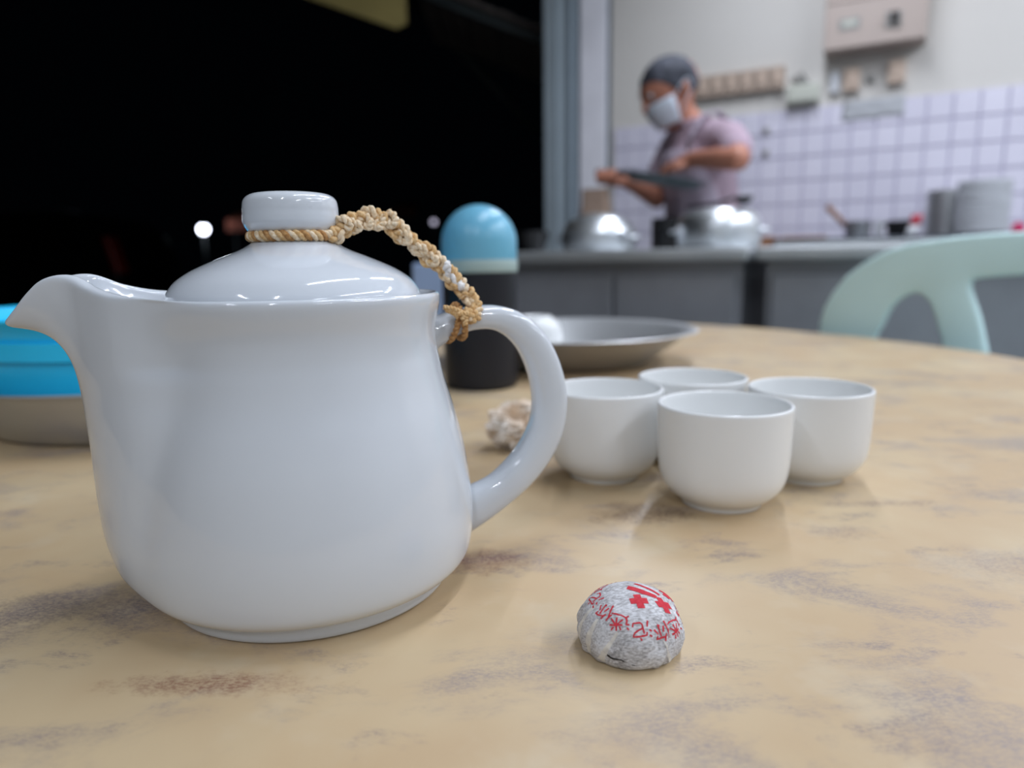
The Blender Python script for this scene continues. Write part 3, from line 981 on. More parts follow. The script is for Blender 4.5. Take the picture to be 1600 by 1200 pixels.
# ------------------------------------------------------------------ mint plastic armchair
CC = Vector((.747, .983, 0))
CU = Vector((math.cos(-PI / 4), math.sin(-PI / 4), 0))       # along the backrest
CN = Vector((-CU.y, CU.x, 0)) * -1                            # seat side, towards the table
def ch(a, f, z):
    return CC + CU * a + CN * f + Vector((0, 0, z))
chair = thing('plastic_armchair', 'mint green moulded plastic armchair pushed up to the round table', 'chair', tuple(CC))
outer_l = [(-.315, -.10), (-.309, -.05), (-.305, -.012), (-.304, .016), (-.299, .038), (-.285, .065), (-.264, .092), (-.237, .112), (-.205, .129), (-.169, .140), (-.11, .148), (-.062, .151), (-.03, .152)]
outline = [(-.315, -.335)] + outer_l
outline = outline + [(-x, y) for x, y in outline[::-1]]
h1 = [(-.235, -.26), (-.225, -.12), (-.206, -.012), (-.197, .012), (-.185, .042), (-.169, .059), (-.152, .066), (-.138, .060), (-.127, .044), (-.116, .015), (-.107, -.019), (-.102, -.12), (-.105, -.26)]
h2 = [(-.045, -.26), (-.046, -.12), (-.048, -.027), (-.053, -.001), (-.064, .036), (-.077, .068), (-.079, .083), (-.070, .089), (-.027, .093), (0, .094)]
h2 = h2 + [(-x, y) for x, y in h2[::-1][1:]]
h3 = [(-x, y) for x, y in h1[::-1]]
def smooth_loop(l):
    return [tuple(p) for p in cr(l, 3, closed=True)]
bz = T
obj('backrest', extrude_poly(outline, [smooth_loop(h1), smooth_loop(h2), smooth_loop(h3)], .022, lambda a, b, c: ch(a, .008 - c - max(0, .35 - b - .25) * -.10 - .55 * a * a + .045, bz + b), bev=.007), M['mint'], chair, smooth=True, angle=45)
sg = []
gx, gy = 14, 12
for j in range(gy + 1):
    for i in range(gx + 1):
        a = -.24 + .48 * i / gx
        f = .04 + .43 * j / gy
        sg.append((a * (1 - .06 * j / gy), f, .435 - .014 * math.cos(a / .24 * PI / 2) - .02 * max(0, (j / gy - .8) / .2) ** 2))
sf = [(j * (gx + 1) + i, j * (gx + 1) + i + 1, (j + 1) * (gx + 1) + i + 1, (j + 1) * (gx + 1) + i) for j in range(gy) for i in range(gx)]
so = obj('seat', ([tuple(ch(*v)) for v in sg], sf), M['mint'], chair)
sm = so.modifiers.new('t', 'SOLIDIFY')
sm.thickness = .016
for sx in (-1, 1):
    obj('leg', sweep([ch(sx * .235, .44, .43), ch(sx * .255, .47, .2), ch(sx * .27, .49, 0)], [(.030, .024), (.026, .02), (.022, .018)], 12), M['mint'], chair)
    obj('leg', sweep([ch(sx * .265, .03, .60), ch(sx * .262, .02, .42), ch(sx * .27, -.03, 0)], [(.030, .024), (.028, .022), (.022, .018)], 12), M['mint'], chair)
    arm = [ch(*p) for p in cr([(sx * .292, -.012, .63), (sx * .30, .06, .635), (sx * .30, .2, .64), (sx * .295, .34, .635), (sx * .275, .42, .58), (sx * .245, .44, .44)], 5)]
    obj('armrest', sweep(arm, [(.014, .028)] * len(arm), 12), M['mint'], chair)

# ------------------------------------------------------------------ steel front counter
def counter(u0, u1, label, doors):
    c = thing('steel_counter', label, 'counter', tuple(W((u0 + u1) / 2, 1.66, 0)))
    obj('worktop', wbox(u0, u1, 1.345, 1.965, .864, .897, bev=.008), M['brushed'], c, smooth=False)
    obj('carcass', wbox(u0 + .02, u1 - .02, 1.37, 1.915, .12, .864), M['panel'], c, smooth=False)
    w = (u1 - u0 - .06) / doors
    for k in range(doors):
        a = u0 + .03 + k * w
        d = obj('door', wbox(a + .004, a + w - .004, 1.915, 1.933, .15, .835, bev=.004), M['panel'], c, smooth=False)
        obj('door_handle', wbox(a + w - .05, a + w - .035, 1.933, 1.952, .42, .56, bev=.003), M['brushed'], d, smooth=False)
    for (a, b) in ((u0 + .05, 1.42), (u1 - .05, 1.42), (u0 + .05, 1.88), (u1 - .05, 1.88)):
        obj('leg', revolve([(.022, 0), (.022, .125)], tuple(W(a, b, 0)), 14), M['brushed'], c, angle=40)
    return c
counter(.395, 1.075, 'stainless steel counter carrying the aluminium pots', 2)
counter(1.09, 2.3, 'stainless steel counter behind the mint chair', 3)

# back counter against the tiled wall
bc = thing('back_counter', 'steel work bench along the tiled wall holding the plate stacks', 'counter', tuple(W(1.5, .3, 0)))
obj('worktop', wbox(.75, 2.4, .015, .56, .862, .90, bev=.006), M['brushed'], bc, smooth=False)
obj('shelf', wbox(.78, 2.37, .04, .53, .25, .28), M['panel'], bc, smooth=False)
for u in (.8, 1.57, 2.35):
    for d in (.06, .52):
        obj('leg', revolve([(.02, 0), (.02, .863)], tuple(W(u, d, 0)), 14), M['brushed'], bc, angle=40)
tr_ = thing('griddle_tray', 'long dark steel tray under the plates by the tiled wall', 'tray', tuple(W(1.25, .3, .90)))
obj('tray_base', wbox(.90, 1.80, .06, .50, .901, .948, bev=.006), M['darksteel'], tr_, smooth=False)
obj('front_rail', wbox(.91, 1.79, .50, .512, .915, .935, bev=.004), M['brushed'], tr_, smooth=False)
ZT = .948
tag(obj('chopping_board', wbox(.805, .895, .10, .46, .901, .962, bev=.006), M['wood'], smooth=False), 'brown wooden block beside the dark tray, by the big pot', 'board')
tag(obj('wooden_spatula', join(wbox(.93, 1.05, .40, .44, ZT, ZT + .012, bev=.003), wbox(1.045, 1.10, .38, .46, ZT, ZT + .010, bev=.003)), M['wood'], smooth=False), 'brown wooden spatula lying on the dark tray', 'spatula')

def at(u, d, z):
    return tuple(W(u, d, z))
# plates
pl_prof = [(0, 0), (.62, 0), (.66, .004), (.80, .006), (.98, .0085), (1.0, .0095), (1.0, .0158), (.985, .0168), (.80, .0105), (.64, .0065), (0, .0045)]
def stack(name, u, d, R, n, pitch, mt, lab, labtop, grp):
    first = None
    for k in range(n):
        lb = labtop if k == n - 1 else lab
        z = ZT + pitch * k + .0005
        j = Vector((random.uniform(-.002, .002), random.uniform(-.002, .002), 0))
        if first is None:
            first = tag(obj(name, revolve([(r * R, zz) for r, zz in pl_prof], (0, 0, 0), 40), mt, angle=50), lb, 'plate', grp)
            first.location = Vector(at(u, d, z)) + j
        else:
            o = dup(first, Vector(at(u, d, z)) + j, lb)
            if k == n - 1:
                del o['group']
stack('dinner_plate', 1.643, .36, .090, 19, .0102, M['plate'], 'pale plate within the tall stack by the tiled wall', 'uppermost pale plate of the tall stack by the tiled wall', 'pale plates in the tall stack')
stack('steel_plate', 1.535, .17, .080, 18, .0100, M['steel'], 'grey steel plate within the stack behind the pale plates', 'uppermost grey steel plate of the stack behind the pale plates', 'steel plates in the rear stack')
# small pans on the tray
sp = thing('saucepan', 'small grey saucepan with a raised wooden handle on the dark tray', 'saucepan', at(1.212, .31, ZT))
obj('pan', revolve([(0, .0), (.046, 0), (.049, .004), (.050, .068), (.0515, .070), (.0485, .0695), (.047, .006), (0, .004)], at(1.212, .31, ZT), 36), M['steel'], sp, angle=40)
obj('handle', sweep([at(1.168, .31, ZT + .045), at(1.155, .31, ZT + .062), at(1.085, .31, 1.086)], [.009, .010, .012], 10), M['wood'], sp)
tag(obj('white_cup', revolve([(0, 0), (.013, 0), (.014, .002), (.019, .066), (.0195, .068), (.018, .068), (.0135, .005), (0, .004)], at(1.289, .31, ZT), 32), M['whitep'], angle=40), 'slim white cup between the saucepan and the black pot on the tray', 'cup')
bk = thing('black_pot', 'small black pot on the dark tray beside the plate stacks', 'pot', at(1.362, .31, ZT))
obj('pot_body', revolve([(0, 0), (.034, 0), (.040, .006), (.048, .062), (.050, .066), (.047, .066), (.037, .008), (0, .005)], at(1.362, .31, ZT), 36), M['blackmetal'], bk, angle=40)
for s in (-1, 1):
    obj('handle', sweep([at(1.362 + s * .046, .31 + y, ZT + .052) if abs(y) > .012 else at(1.362 + s * .060, .31 + y, ZT + .052) for y in (-.02, -.011, 0, .011, .02)], .004, 8), M['blackmetal'], bk)
pk = thing('snack_pouch', 'red and white pouch leaning in front of the plate stacks', 'pouch', at(1.42, .42, ZT))
def pouch(u0, u1, z0, z1, lean):
    vs, fs = [], []
    for k, dd in enumerate((-1, 1)):
        for j in range(7):
            for i in range(5):
                x, y = i / 4, j / 6
                th = .011 * math.sin(PI * x) * math.sin(PI * min(1, y * .9 + .05))
                vs.append(at(u0 + (u1 - u0) * x + lean * y, .42 + dd * th, z0 + (z1 - z0) * y))
    for k in range(2):
        for j in range(6):
            for i in range(4):
                a = k * 35 + j * 5 + i
                fs.append((a, a + 1, a + 6, a + 5))
    return vs, fs
obj('pouch_body', pouch(1.385, 1.425, ZT, ZT + .042, .012), M['whitep'], pk)
obj('pouch_top', pouch(1.397, 1.437, ZT + .042, ZT + .082, .008), M['red'], pk)
tag(obj('pink_cloth', crumple(at(1.763, .34, ZT), .024, .02, .026, 8.1), M['pink'], angle=40), 'small crumpled bright pink cloth beside the pale plates', 'cloth')

# ------------------------------------------------------------------ pots on the front counter
ZC = .897
p1 = thing('domed_pot', 'shiny aluminium pot with a domed lid near the grey pillar', 'pot', at(.575, 1.64, ZC))
obj('pot_body', revolve([(0, 0), (.100, 0), (.108, .006), (.112, .02), (.113, .052), (.116, .055), (.111, .056), (.105, .02), (0, .008)], at(.575, 1.64, ZC), 48), M['alu'], p1, angle=40)
obj('lid', revolve([(.112, .0555), (.110, .060), (.100, .078), (.082, .095), (.058, .107), (.03, .112), (0, .113), (0, .1115), (.06, .105), (.1, .072), (.109, .0555), (.112, .0555)], at(.575, 1.64, ZC), 48), M['alu'], p1)
for s in (-1, 1):
    obj('handle', sweep([at(.575 + s * (.11 + .022 * math.sin(PI * t)), 1.64 + .035 * (2 * t - 1), ZC + .040) for t in np.linspace(0, 1, 9)], .005, 8), M['alu'], p1)
p2 = thing('stew_pot', 'largest aluminium pot on the steel counter in front of the cook', 'pot', at(.937, 1.66, ZC))
obj('pot_body', revolve([(0, 0), (.098, 0), (.107, .006), (.112, .02), (.113, .062), (.106, .085), (.095, .0955), (.091, .096), (.104, .07), (.106, .02), (0, .008)], at(.937, 1.66, ZC), 48), M['alu'], p2, angle=45)
obj('lid', revolve([(.094, .0965), (.09, .102), (.05, .109), (0, .111), (0, .1085), (.05, .107), (.092, .0965)], at(.937, 1.66, ZC), 48), M['alu'], p2, angle=45)
for s in (-1, 1):
    obj('handle', sweep([at(.937 + s * (.111 + .022 * math.sin(PI * t)), 1.66 + .035 * (2 * t - 1), ZC + .05) for t in np.linspace(0, 1, 9)], .005, 8), M['alu'], p2)
ld = thing('ladle', 'dark ladle lying across the lid of the largest aluminium pot', 'ladle', at(1.0, 1.68, ZC + .11))
obj('ladle_bowl', mp(revolve([(0, -.020), (.012, -.018), (.021, -.010), (.025, .001), (.0235, .001), (.011, -.0155), (0, -.0175)], (0, 0, 0), 24), lambda x, y, z: W(1.008 + x, 1.70 + y, ZC + .134 + z)), M['blackmetal'], ld, angle=50)
obj('handle', sweep([at(.985, 1.70, ZC + .134), at(.94, 1.69, ZC + .121), at(.85, 1.67, ZC + .1165)], .0045, 8), M['blackmetal'], ld)
kp = thing('black_stockpot', 'black cylindrical pot between the two aluminium pots', 'pot', at(.752, 1.46, ZC))
obj('pot_body', revolve([(0, 0), (.060, 0), (.066, .005), (.067, .096), (.0695, .099), (.066, .100), (.063, .01), (0, .006)], at(.752, 1.46, ZC), 40), M['blackmetal'], kp, angle=40)
for s in (-1, 1):
    obj('handle', sweep([at(.752 + .025 * (2 * t - 1), 1.46 + s * (.066 + .02 * math.sin(PI * t)), ZC + .075) for t in np.linspace(0, 1, 9)], .0045, 8), M['blackmetal'], kp)
tag(obj('black_bowl', revolve([(0, 0), (.026, 0), (.030, .004), (.043, .04), (.046, .058), (.0475, .060), (.044, .059), (.040, .038), (.026, .007), (0, .006)], at(.437, 1.80, ZC), 36), M['blackmetal'], angle=40), 'small black bowl at the end of the steel counter by the pillar', 'bowl')
pb = []
for (z, s, t) in ((0, 1, 0), (.02, 1.03, .004), (.09, 1.0, -.003), (.15, .9, .004), (.19, .82, 0), (.202, .86, .003)):
    n = 28
    for j in range(n):
        a = 2 * PI * j / n
        c_, s_ = math.cos(a), math.sin(a)
        rx = math.copysign(abs(c_) ** .5, c_) * .052 * s
        ry = math.copysign(abs(s_) ** .5, s_) * .034 * (s if z < .1 else s * .8)
        w_ = .004 * math.sin(a * 5 + z * 40)
        pb.append(at(.497 + t + rx * (1 + w_ * 10), 1.475 + ry, ZC + z))
pf = [(i * 28 + j, i * 28 + (j + 1) % 28, (i + 1) * 28 + (j + 1) % 28, (i + 1) * 28 + j) for i in range(5) for j in range(28)] + [tuple(range(28))]
po = obj('paper_bag', (pb, pf), M['bag'])
tag(po, 'open beige paper bag standing behind the domed aluminium pot', 'bag')

# ------------------------------------------------------------------ fittings on the wall
eb = thing('meter_box', 'pinkish beige electrical box high on the kitchen wall', 'box', at(1.21, 0, 1.9))
obj('case', wbox(1.014, 1.406, .001, .112, 1.758, 2.34, bev=.006), M['pinkbox'], eb, smooth=False)
obj('cover', wbox(1.016, 1.404, .112, .130, 1.760, 1.944, bev=.004), M['pinkbox'], eb, smooth=False)
obj('upper_door', wbox(1.016, 1.404, .112, .122, 1.950, 2.338, bev=.003), M['pinkbox'], eb, smooth=False)
np_ = obj('name_plate', wbox(1.072, 1.156, .1295, .133, 1.832, 1.880, bev=.002), M['greyp'], eb, smooth=False)
obj('plate_window', wbox(1.088, 1.142, .1325, .135, 1.846, 1.868, bev=.0015), M['cream'], np_, smooth=False)
kb = obj('socket_plate', wbox(1.252, 1.312, .1295, .136, 1.815, 1.880, bev=.003), M['greyp'], eb, smooth=False)
obj('rotary_switch', wbox(1.268, 1.302, .135, .158, 1.834, 1.874, bev=.006), M['dark'], kb, smooth=False)
sw0 = None
for k in range(6):
    u = .433 + .069 * k
    lb = ['end switch of the brown switch row, half hidden by the cook', 'second switch box from the cook in the brown row', 'third switch box from the cook in the brown row', 'fourth switch box from the cook in the brown row', 'fifth switch box from the cook in the brown row', 'last brown switch box of the row, beside the cream box'][k]
    s = thing('switch_box', lb, 'switch', at(u + .034, 0, 1.70), 'switch boxes in a row on the wall')
    if sw0 is None:
        sw0 = s
        obj('housing', wbox(u + .002, u + .067, .001, .042, 1.648, 1.748, bev=.005), M['switch'], s, smooth=False)
        obj('rocker', wbox(u + .018, u + .051, .0415, .049, 1.672, 1.724, bev=.003), M['beige'], s, smooth=False)
    else:
        for ch_ in sw0.children:
            c = ch_.copy()
            COL.objects.link(c)
            c.parent = s
jb = thing('junction_box', 'cream junction box on the wall at the end of the brown switch row', 'box', at(.93, 0, 1.62))
obj('housing', wbox(.862, 1.000, .001, .060, 1.568, 1.650, bev=.006), M['cream'], jb, smooth=False)
obj('cover', wbox(.872, .990, .0595, .066, 1.578, 1.640, bev=.003), M['cream'], jb, smooth=False)
cj = thing('cable_conduit', 'grey-green cable bundle above the cream junction box', 'cable', at(.93, 0, 1.66))
for k in range(3):
    obj('cable', sweep([at(*p) for p in cr([(.875 + .02 * k, .012, 1.69 + .01 * k), (.905 + .018 * k, .02, 1.672), (.93 + .012 * k, .025, 1.655), (.935 + .012 * k, .02, 1.648)], 6)], .006, 8), M['greyp'], cj)
wsw = thing('white_switch', 'narrow white switch left of the beige socket under the electrical box', 'switch', at(1.06, 0, 1.65))
obj('housing', wbox(1.040, 1.078, .001, .03, 1.604, 1.690, bev=.004), M['whitep'], wsw, smooth=False)
obj('rocker', wbox(1.050, 1.068, .0295, .035, 1.63, 1.664, bev=.002), M['whitep'], wsw, smooth=False)
for u, z, lb in ((1.096, 1.602, 'beige socket beside the narrow white switch'), (1.272, 1.612, 'beige socket standing alone under the electrical box')):
    s = thing('wall_socket', lb, 'socket', at(u + .033, 0, z + .045))
    obj('housing', wbox(u, u + .066, .001, .042, z, z + .094, bev=.005), M['beige'], s, smooth=False)
    obj('socket_face', wbox(u + .014, u + .052, .0415, .047, z + .026, z + .068, bev=.003), M['beige'], s, smooth=False)
hk = thing('wall_hook', 'small grey hook between the two beige sockets', 'hook', at(1.20, 0, 1.65))
obj('base', wbox(1.185, 1.222, .001, .012, 1.628, 1.662, bev=.003), M['greyp'], hk, smooth=False)
obj('prong', sweep([at(1.203, .01, 1.65), at(1.203, .03, 1.645), at(1.203, .036, 1.655)], .005, 8), M['greyp'], hk)
sh = thing('notice_sheet', 'faded grey sheet stuck over the top tile row under the beige sockets', 'paper', at(1.22, .012, 1.52))
vs = []
for j in range(7):
    for i in range(13):
        vs.append(at(1.099 + .247 * i / 12, .0118 + .0012 * (1 + math.sin(i * 1.3 + j)), 1.478 + .082 * j / 6 + .004 * i / 12))
so = obj('sheet', (vs, [(j * 13 + i, j * 13 + i + 1, (j + 1) * 13 + i + 1, (j + 1) * 13 + i) for j in range(6) for i in range(12)]), M['sheet'], sh)
so.modifiers.new('t', 'SOLIDIFY').thickness = .0006
for (u, z, lb) in ((.771, 1.468, 'upper small grey hook on the tiles beside the cook'), (.774, 1.365, 'lower small grey hook on the tiles beside the cook')):
    s = thing('tile_hook', lb, 'hook', at(u, .01, z))
    obj('base', wbox(u - .014, u + .014, .010, .018, z - .014, z + .014, bev=.003), M['greyp'], s, smooth=False)
    obj('prong', sweep([at(u, .017, z), at(u, .032, z - .006), at(u, .036, z + .004)], .005, 8), M['greyp'], s)

# ------------------------------------------------------------------ the cook
ck = thing('person', 'masked grey-haired cook in a pale pink shirt holding a dark pan', 'person', at(.75, 1.08, 0))
def A(c):
    return tuple(W(c[0], c[1], c[2])) + (c[3],)
f2 = Vector((-.75, .66, 0))          # head facing in (u,d)
l2 = Vector((.66, .75, 0))           # towards the left ear
BOW_C, BOW_S = math.cos(math.radians(26)), math.sin(math.radians(26))
def hd(f, l, z):
    f, z = f * BOW_C + z * BOW_S, z * BOW_C - f * BOW_S
    return (.648 + f2.x * f + l2.x * l, 1.195 + f2.y * f + l2.y * l, 1.432 + z)
def hdc(f, l, z, r):
    return A(hd(f, l, z) + (r,))
chains = [
 [A((.760, 1.07, .90, .115)), A((.752, 1.085, 1.05, .112)), A((.738, 1.11, 1.20, .115)), A((.730, 1.12, 1.265, .072)), A((.712, 1.145, 1.322, .054)), A((.684, 1.165, 1.36, .050)), hdc(-.02, 0, -.03, .055)],
 [A((.612, 1.006, 1.258, .040)), A((.735, 1.11, 1.265, .066)), A((.858, 1.21, 1.258, .040))],
 # head
 [hdc(-.035, 0, .022, .082), hdc(.012, 0, .020, .080)],
 [hdc(.02, 0, -.01, .070), hdc(.040, 0, -.052, .050), hdc(.052, 0, -.078, .034)],
 [hdc(.084, 0, .018, .012), hdc(.104, 0, -.020, .013)],
 [hdc(.078, -.028, .034, .012), hdc(.082, 0, .036, .012), hdc(.078, .028, .034, .012)],
 [hdc(-.02, .080, .0, .014), hdc(-.015, .082, -.028, .011)], [hdc(-.02, -.080, .0, .014), hdc(-.015, -.082, -.028, .011)],
 # legs
 [A((.70, 1.03, .86, .088)), A((.695, 1.06, .47, .056)), A((.69, 1.03, .10, .040)), A((.65, 1.10, .045, .042)), A((.62, 1.15, .035, .034))],
 [A((.82, 1.12, .86, .088)), A((.825, 1.15, .47, .056)), A((.82, 1.12, .10, .040)), A((.79, 1.20, .045, .042)), A((.765, 1.25, .035, .034))],
 # left arm (bent over the pan) and right arm (holding the pan handle)
 [A((.858, 1.21, 1.256, .040)), A((.906, 1.335, 1.210, .040)), A((.936, 1.43, 1.162, .034)), A((.87, 1.385, 1.175, .034)), A((.775, 1.315, 1.190, .027)), A((.742, 1.300, 1.186, .026)), A((.718, 1.292, 1.178, .022))],
 [A((.612, 1.006, 1.256, .040)), A((.590, 1.08, 1.175, .040)), A((.598, 1.150, 1.085, .034)), A((.590, 1.245, 1.105, .033)), A((.566, 1.335, 1.128, .027)), A((.545, 1.365, 1.138, .026)), A((.527, 1.385, 1.140, .022))],
]
# left hand fingers: relaxed over the pan
for k, (off, ln) in enumerate(((-.030, .052), (-.010, .060), (.010, .057), (.030, .046))):
    b = (.722 - .3 * abs(off), 1.294 + off * .95, 1.180)
    chains.append([A(b + (.0105,)), A((b[0] - ln * .55, b[1] - .002, b[2] - .006, .0095)), A((b[0] - ln * .95, b[1], b[2] - .024, .0082))])
chains.append([A((.748, 1.318, 1.176, .012)), A((.735, 1.345, 1.165, .0105)), A((.712, 1.352, 1.156, .009))])
# right hand fingers curl round the pan handle
for k in range(4):
    u = .545 - .019 * k
    chains.append([A((u, 1.378, 1.150, .0105)), A((u - .004, 1.416, 1.158, .0098)), A((u - .004, 1.428, 1.137, .0092)), A((u, 1.408, 1.124, .0085))])
chains.append([A((.552, 1.37, 1.126, .012)), A((.542, 1.398, 1.118, .0105)), A((.518, 1.414, 1.121, .009))])
obj_body = blob('body', chains, M['skin'], ck, .006, 5)
shirt_ch = [
 [A((.760, 1.07, .86, .128)), A((.752, 1.085, 1.05, .124)), A((.738, 1.11, 1.20, .127)), A((.731, 1.12, 1.268, .098))],
 [A((.614, 1.01, 1.258, .060)), A((.735, 1.11, 1.272, .088)), A((.856, 1.21, 1.258, .060))],
 [A((.856, 1.205, 1.258, .060)), A((.898, 1.305, 1.220, .054)), A((.916, 1.365, 1.192, .052))],
 [A((.610, 1.005, 1.258, .060)), A((.592, 1.07, 1.185, .053)), A((.594, 1.105, 1.135, .051))],
]
shirt = blob('shirt', shirt_ch, M['shirt'], ck, .008, 6)
# collar
fb = Vector((-.64, .77, 0))
lb_ = Vector((.77, .64, 0))
cl = []
for (s) in (-1, 1):
    pts = []
    for t in np.linspace(0, 1, 9):
        ang = s * (180 - 150 * t) * PI / 180
        f_, l_ = math.cos(ang) * .062, math.sin(ang) * .066
        pts.append(A((.706 + fb.x * f_ + lb_.x * l_, 1.142 + fb.y * f_ + lb_.y * l_, 1.345 - .045 * t, 0))[:3])
    cl.append(sweep(pts, [(.020 + .010 * t, .005) for t in np.linspace(0, 1, 9)], 10))
obj('collar', join(*cl), M['shirt'], shirt)
# apron bib and skirt
vs, fs = [], []
nz_, na = 16, 15
for j in range(nz_ + 1):
    z = .55 + (1.235 - .55) * j / nz_
    half = 78 if z < 1.08 else 78 - (z - 1.08) / .155 * 34
    cx = np.interp(z, [.55, .9, 1.05, 1.2, 1.235], [.752, .760, .752, .738, .735])
    cy = np.interp(z, [.55, .9, 1.05, 1.2, 1.235], [1.08, 1.07, 1.085, 1.11, 1.115])
    rr = np.interp(z, [.55, .9, 1.05, 1.2, 1.235], [.178, .140, .135, .139, .132])
    for i in range(na + 1):
        a = math.radians(-half + 2 * half * i / na)
        r2 = rr + .004 * math.sin(i * 1.9 + j * .2)
        f_, l_ = math.cos(a) * r2, math.sin(a) * r2
        vs.append(at(cx + fb.x * f_ + lb_.x * l_, cy + fb.y * f_ + lb_.y * l_, z))
fs = [(j * (na + 1) + i, j * (na + 1) + i + 1, (j + 1) * (na + 1) + i + 1, (j + 1) * (na + 1) + i) for j in range(nz_) for i in range(na)]
apo = obj('apron', (vs, fs), M['apron'], ck)
apo.modifiers.new('t', 'SOLIDIFY').thickness = .004
st = []
for s in (-1, 1):
    st.append(sweep([at(.735 + fb.x * f_ + lb_.x * l_ * s, 1.115 + fb.y * f_ + lb_.y * l_ * s, z) for f_, l_, z in ((.105, .082, 1.23), (.088, .085, 1.285), (.045, .080, 1.345), (-.02, .070, 1.362), (-.07, .060, 1.335))], [(.004, .015)] * 5, 8, upv=(0, 0, 1)))
obj('apron_strap', join(*st), M['apron'], apo)
blob('trousers', [[A((.70, 1.03, .87, .108)), A((.82, 1.12, .87, .108))], [A((.70, 1.03, .86, .102)), A((.695, 1.06, .47, .074)), A((.69, 1.035, .12, .058))], [A((.82, 1.12, .86, .102)), A((.825, 1.15, .47, .074)), A((.82, 1.125, .12, .058))]], M['trouser'], ck, .010, 5)
sh_ch = [[A((.69, 1.03, .045, .048)), A((.655, 1.09, .042, .05)), A((.618, 1.155, .038, .042))], [A((.82, 1.12, .045, .048)), A((.79, 1.195, .042, .05)), A((.763, 1.255, .038, .042))]]
for k_, c_ in enumerate(sh_ch):
    blob('shoe', [c_], M['blackmetal'], ck, .008, 4)
# hair: cap of the head, open over the face
def headpoint(th, ph, r):
    """th from top, ph from the facing direction"""
    return hd(-.012 + r * 1.14 * math.sin(th) * math.cos(ph), r * .985 * math.sin(th) * math.sin(ph), .020 + r * 1.04 * math.cos(th))
vs, fs = [], []
nt_, npn = 14, 40
for i in range(nt_ + 1):
    for j in range(npn):
        ph = 2 * PI * j / npn
        c_ = abs((ph + PI) % (2 * PI) - PI)
        tmax = np.interp(c_, [0, .6, 1.0, 1.35, 1.9, PI], [1.24, 1.26, 1.45, 1.92, 2.2, 2.35])
        th = tmax * i / nt_
        r = .0905 + .003 * noise.noise(Vector((th * 6, math.cos(ph) * 5, math.sin(ph) * 5))) - (.008 if i == nt_ else 0)
        vs.append(at(*headpoint(th, ph, r)))
for i in range(nt_):
    for j in range(npn):
        k = (j + 1) % npn
        fs.append((i * npn + j, i * npn + k, (i + 1) * npn + k, (i + 1) * npn + j))
ho = obj('hair', (vs, fs), M['hair'], ck)
ho.modifiers.new('t', 'SOLIDIFY').thickness = .006
# face mask with ear loops
vs, fs = [], []
for j in range(11):
    for i in range(17):
        a = math.radians(-72 + 144 * i / 16)
        t = j / 10
        z = -.012 - .088 * t
        r = .104 - .030 * abs(t - .35) ** 1.6
        vs.append(at(*hd(-.004 + r * math.cos(a) * (1.06 - .10 * t), (r - .012 - .018 * t) * math.sin(a), z)))
fs = [(j * 17 + i, j * 17 + i + 1, (j + 1) * 17 + i + 1, (j + 1) * 17 + i) for j in range(10) for i in range(16)]
mo = obj('face_mask', (vs, fs), M['mask'], ck)
mo.modifiers.new('t', 'SOLIDIFY').thickness = .002
ey = []
for s in (-1, 1):
    obj('ear_loop', sweep([at(*p) for p in cr([hd(.03, s * .082, -.022), hd(-.005, s * .090, .004), hd(-.034, s * .092, .012), hd(-.036, s * .089, -.018), hd(.0, s * .084, -.05), hd(.02, s * .075, -.075)], 5)], .0018, 6), M['mask'], mo)
    e_ = obj('eye', ball(at(*hd(.076, s * .031, .016)), .0115, 14, 8), M['whitep'], ck)
    obj('pupil', ball(at(*hd(.0845, s * .031, .013)), .0055, 10, 6), M['dark'], e_)
# the pan he holds
pn = thing('frying_pan', 'dark shallow pan held tilted by the cook above the pots', 'pan', at(.715, 1.40, 1.115))
tlt = math.radians(-11)
def pan_fn(x, y, z):
    return W(.712 + x * math.cos(tlt) - z * math.sin(tlt), 1.44 + y, 1.112 + x * math.sin(tlt) + z * math.cos(tlt))
obj('pan', mp(revolve([(0, -.012), (.095, -.012), (.104, -.009), (.130, .012), (.134, .0135), (.130, .0145), (.103, -.0055), (.094, -.009), (0, -.009)], (0, 0, 0), 48), pan_fn), M['pansteel'], pn, angle=40)
obj('handle', sweep([pan_fn(-.128, -.015, .008), pan_fn(-.16, -.025, .010), pan_fn(-.245, -.040, .004)], [(.007, .010), (.0085, .011), (.009, .012)], 10), M['blackmetal'], pn)

# ------------------------------------------------------------------ night street
aw = thing('yellow_awning', 'dim yellow canvas awning corner hanging over the dark street', 'awning', (-1.1, 4.3, 2.3))
obj('valance', extrude_poly([(-2.2, 2.72), (-1.07, 2.32), (-.62, 2.165), (-.56, 2.19), (-.56, 2.95), (-2.2, 2.95)], [], .02, lambda a, b, c: Vector((a, 4.2 + c, b))), M['yellow'], aw, smooth=False)
obj('bracket', sweep([(-.58, 4.24, 2.2), (-.58, 4.24, 2.95)], .012, 8), M['pole'], aw)
cn = thing('metal_canopy', 'grey brown sheet canopy sloping down to the grey pillar', 'canopy', (0, 4.7, 2.4))
for k in range(9):
    a = -.55 + k * .1
    def fnc(x, y, z, a=a):
        return (x, y, 2.5 - (x + .55) * .385 + z + .006 * (k % 2))
    obj('panel', mp(box(a + .002, a + .098, 4.45, 5.6, 0, .03, bev=.008), fnc), M['canopy'], cn, smooth=False)
obj('rafter', mp(box(-.55, .35, 4.5, 4.54, -.05, -.004), lambda x, y, z: (x, y, 2.5 - (x + .55) * .385 + z)), M['pole'], cn, smooth=False)
br = thing('canopy_brace', 'thin dark teal pole slanting down to the grey pillar', 'pole', (-.1, 5.0, 2.25))
obj('tube', sweep([(-.9, 5.7, 2.99), (.34, 5.7, 1.75)], .03, 12), M['pole'], br)
obj('collar', sweep([(.28, 5.7, 1.81), (.36, 5.7, 1.73)], .042, 12), M['pole'], br)
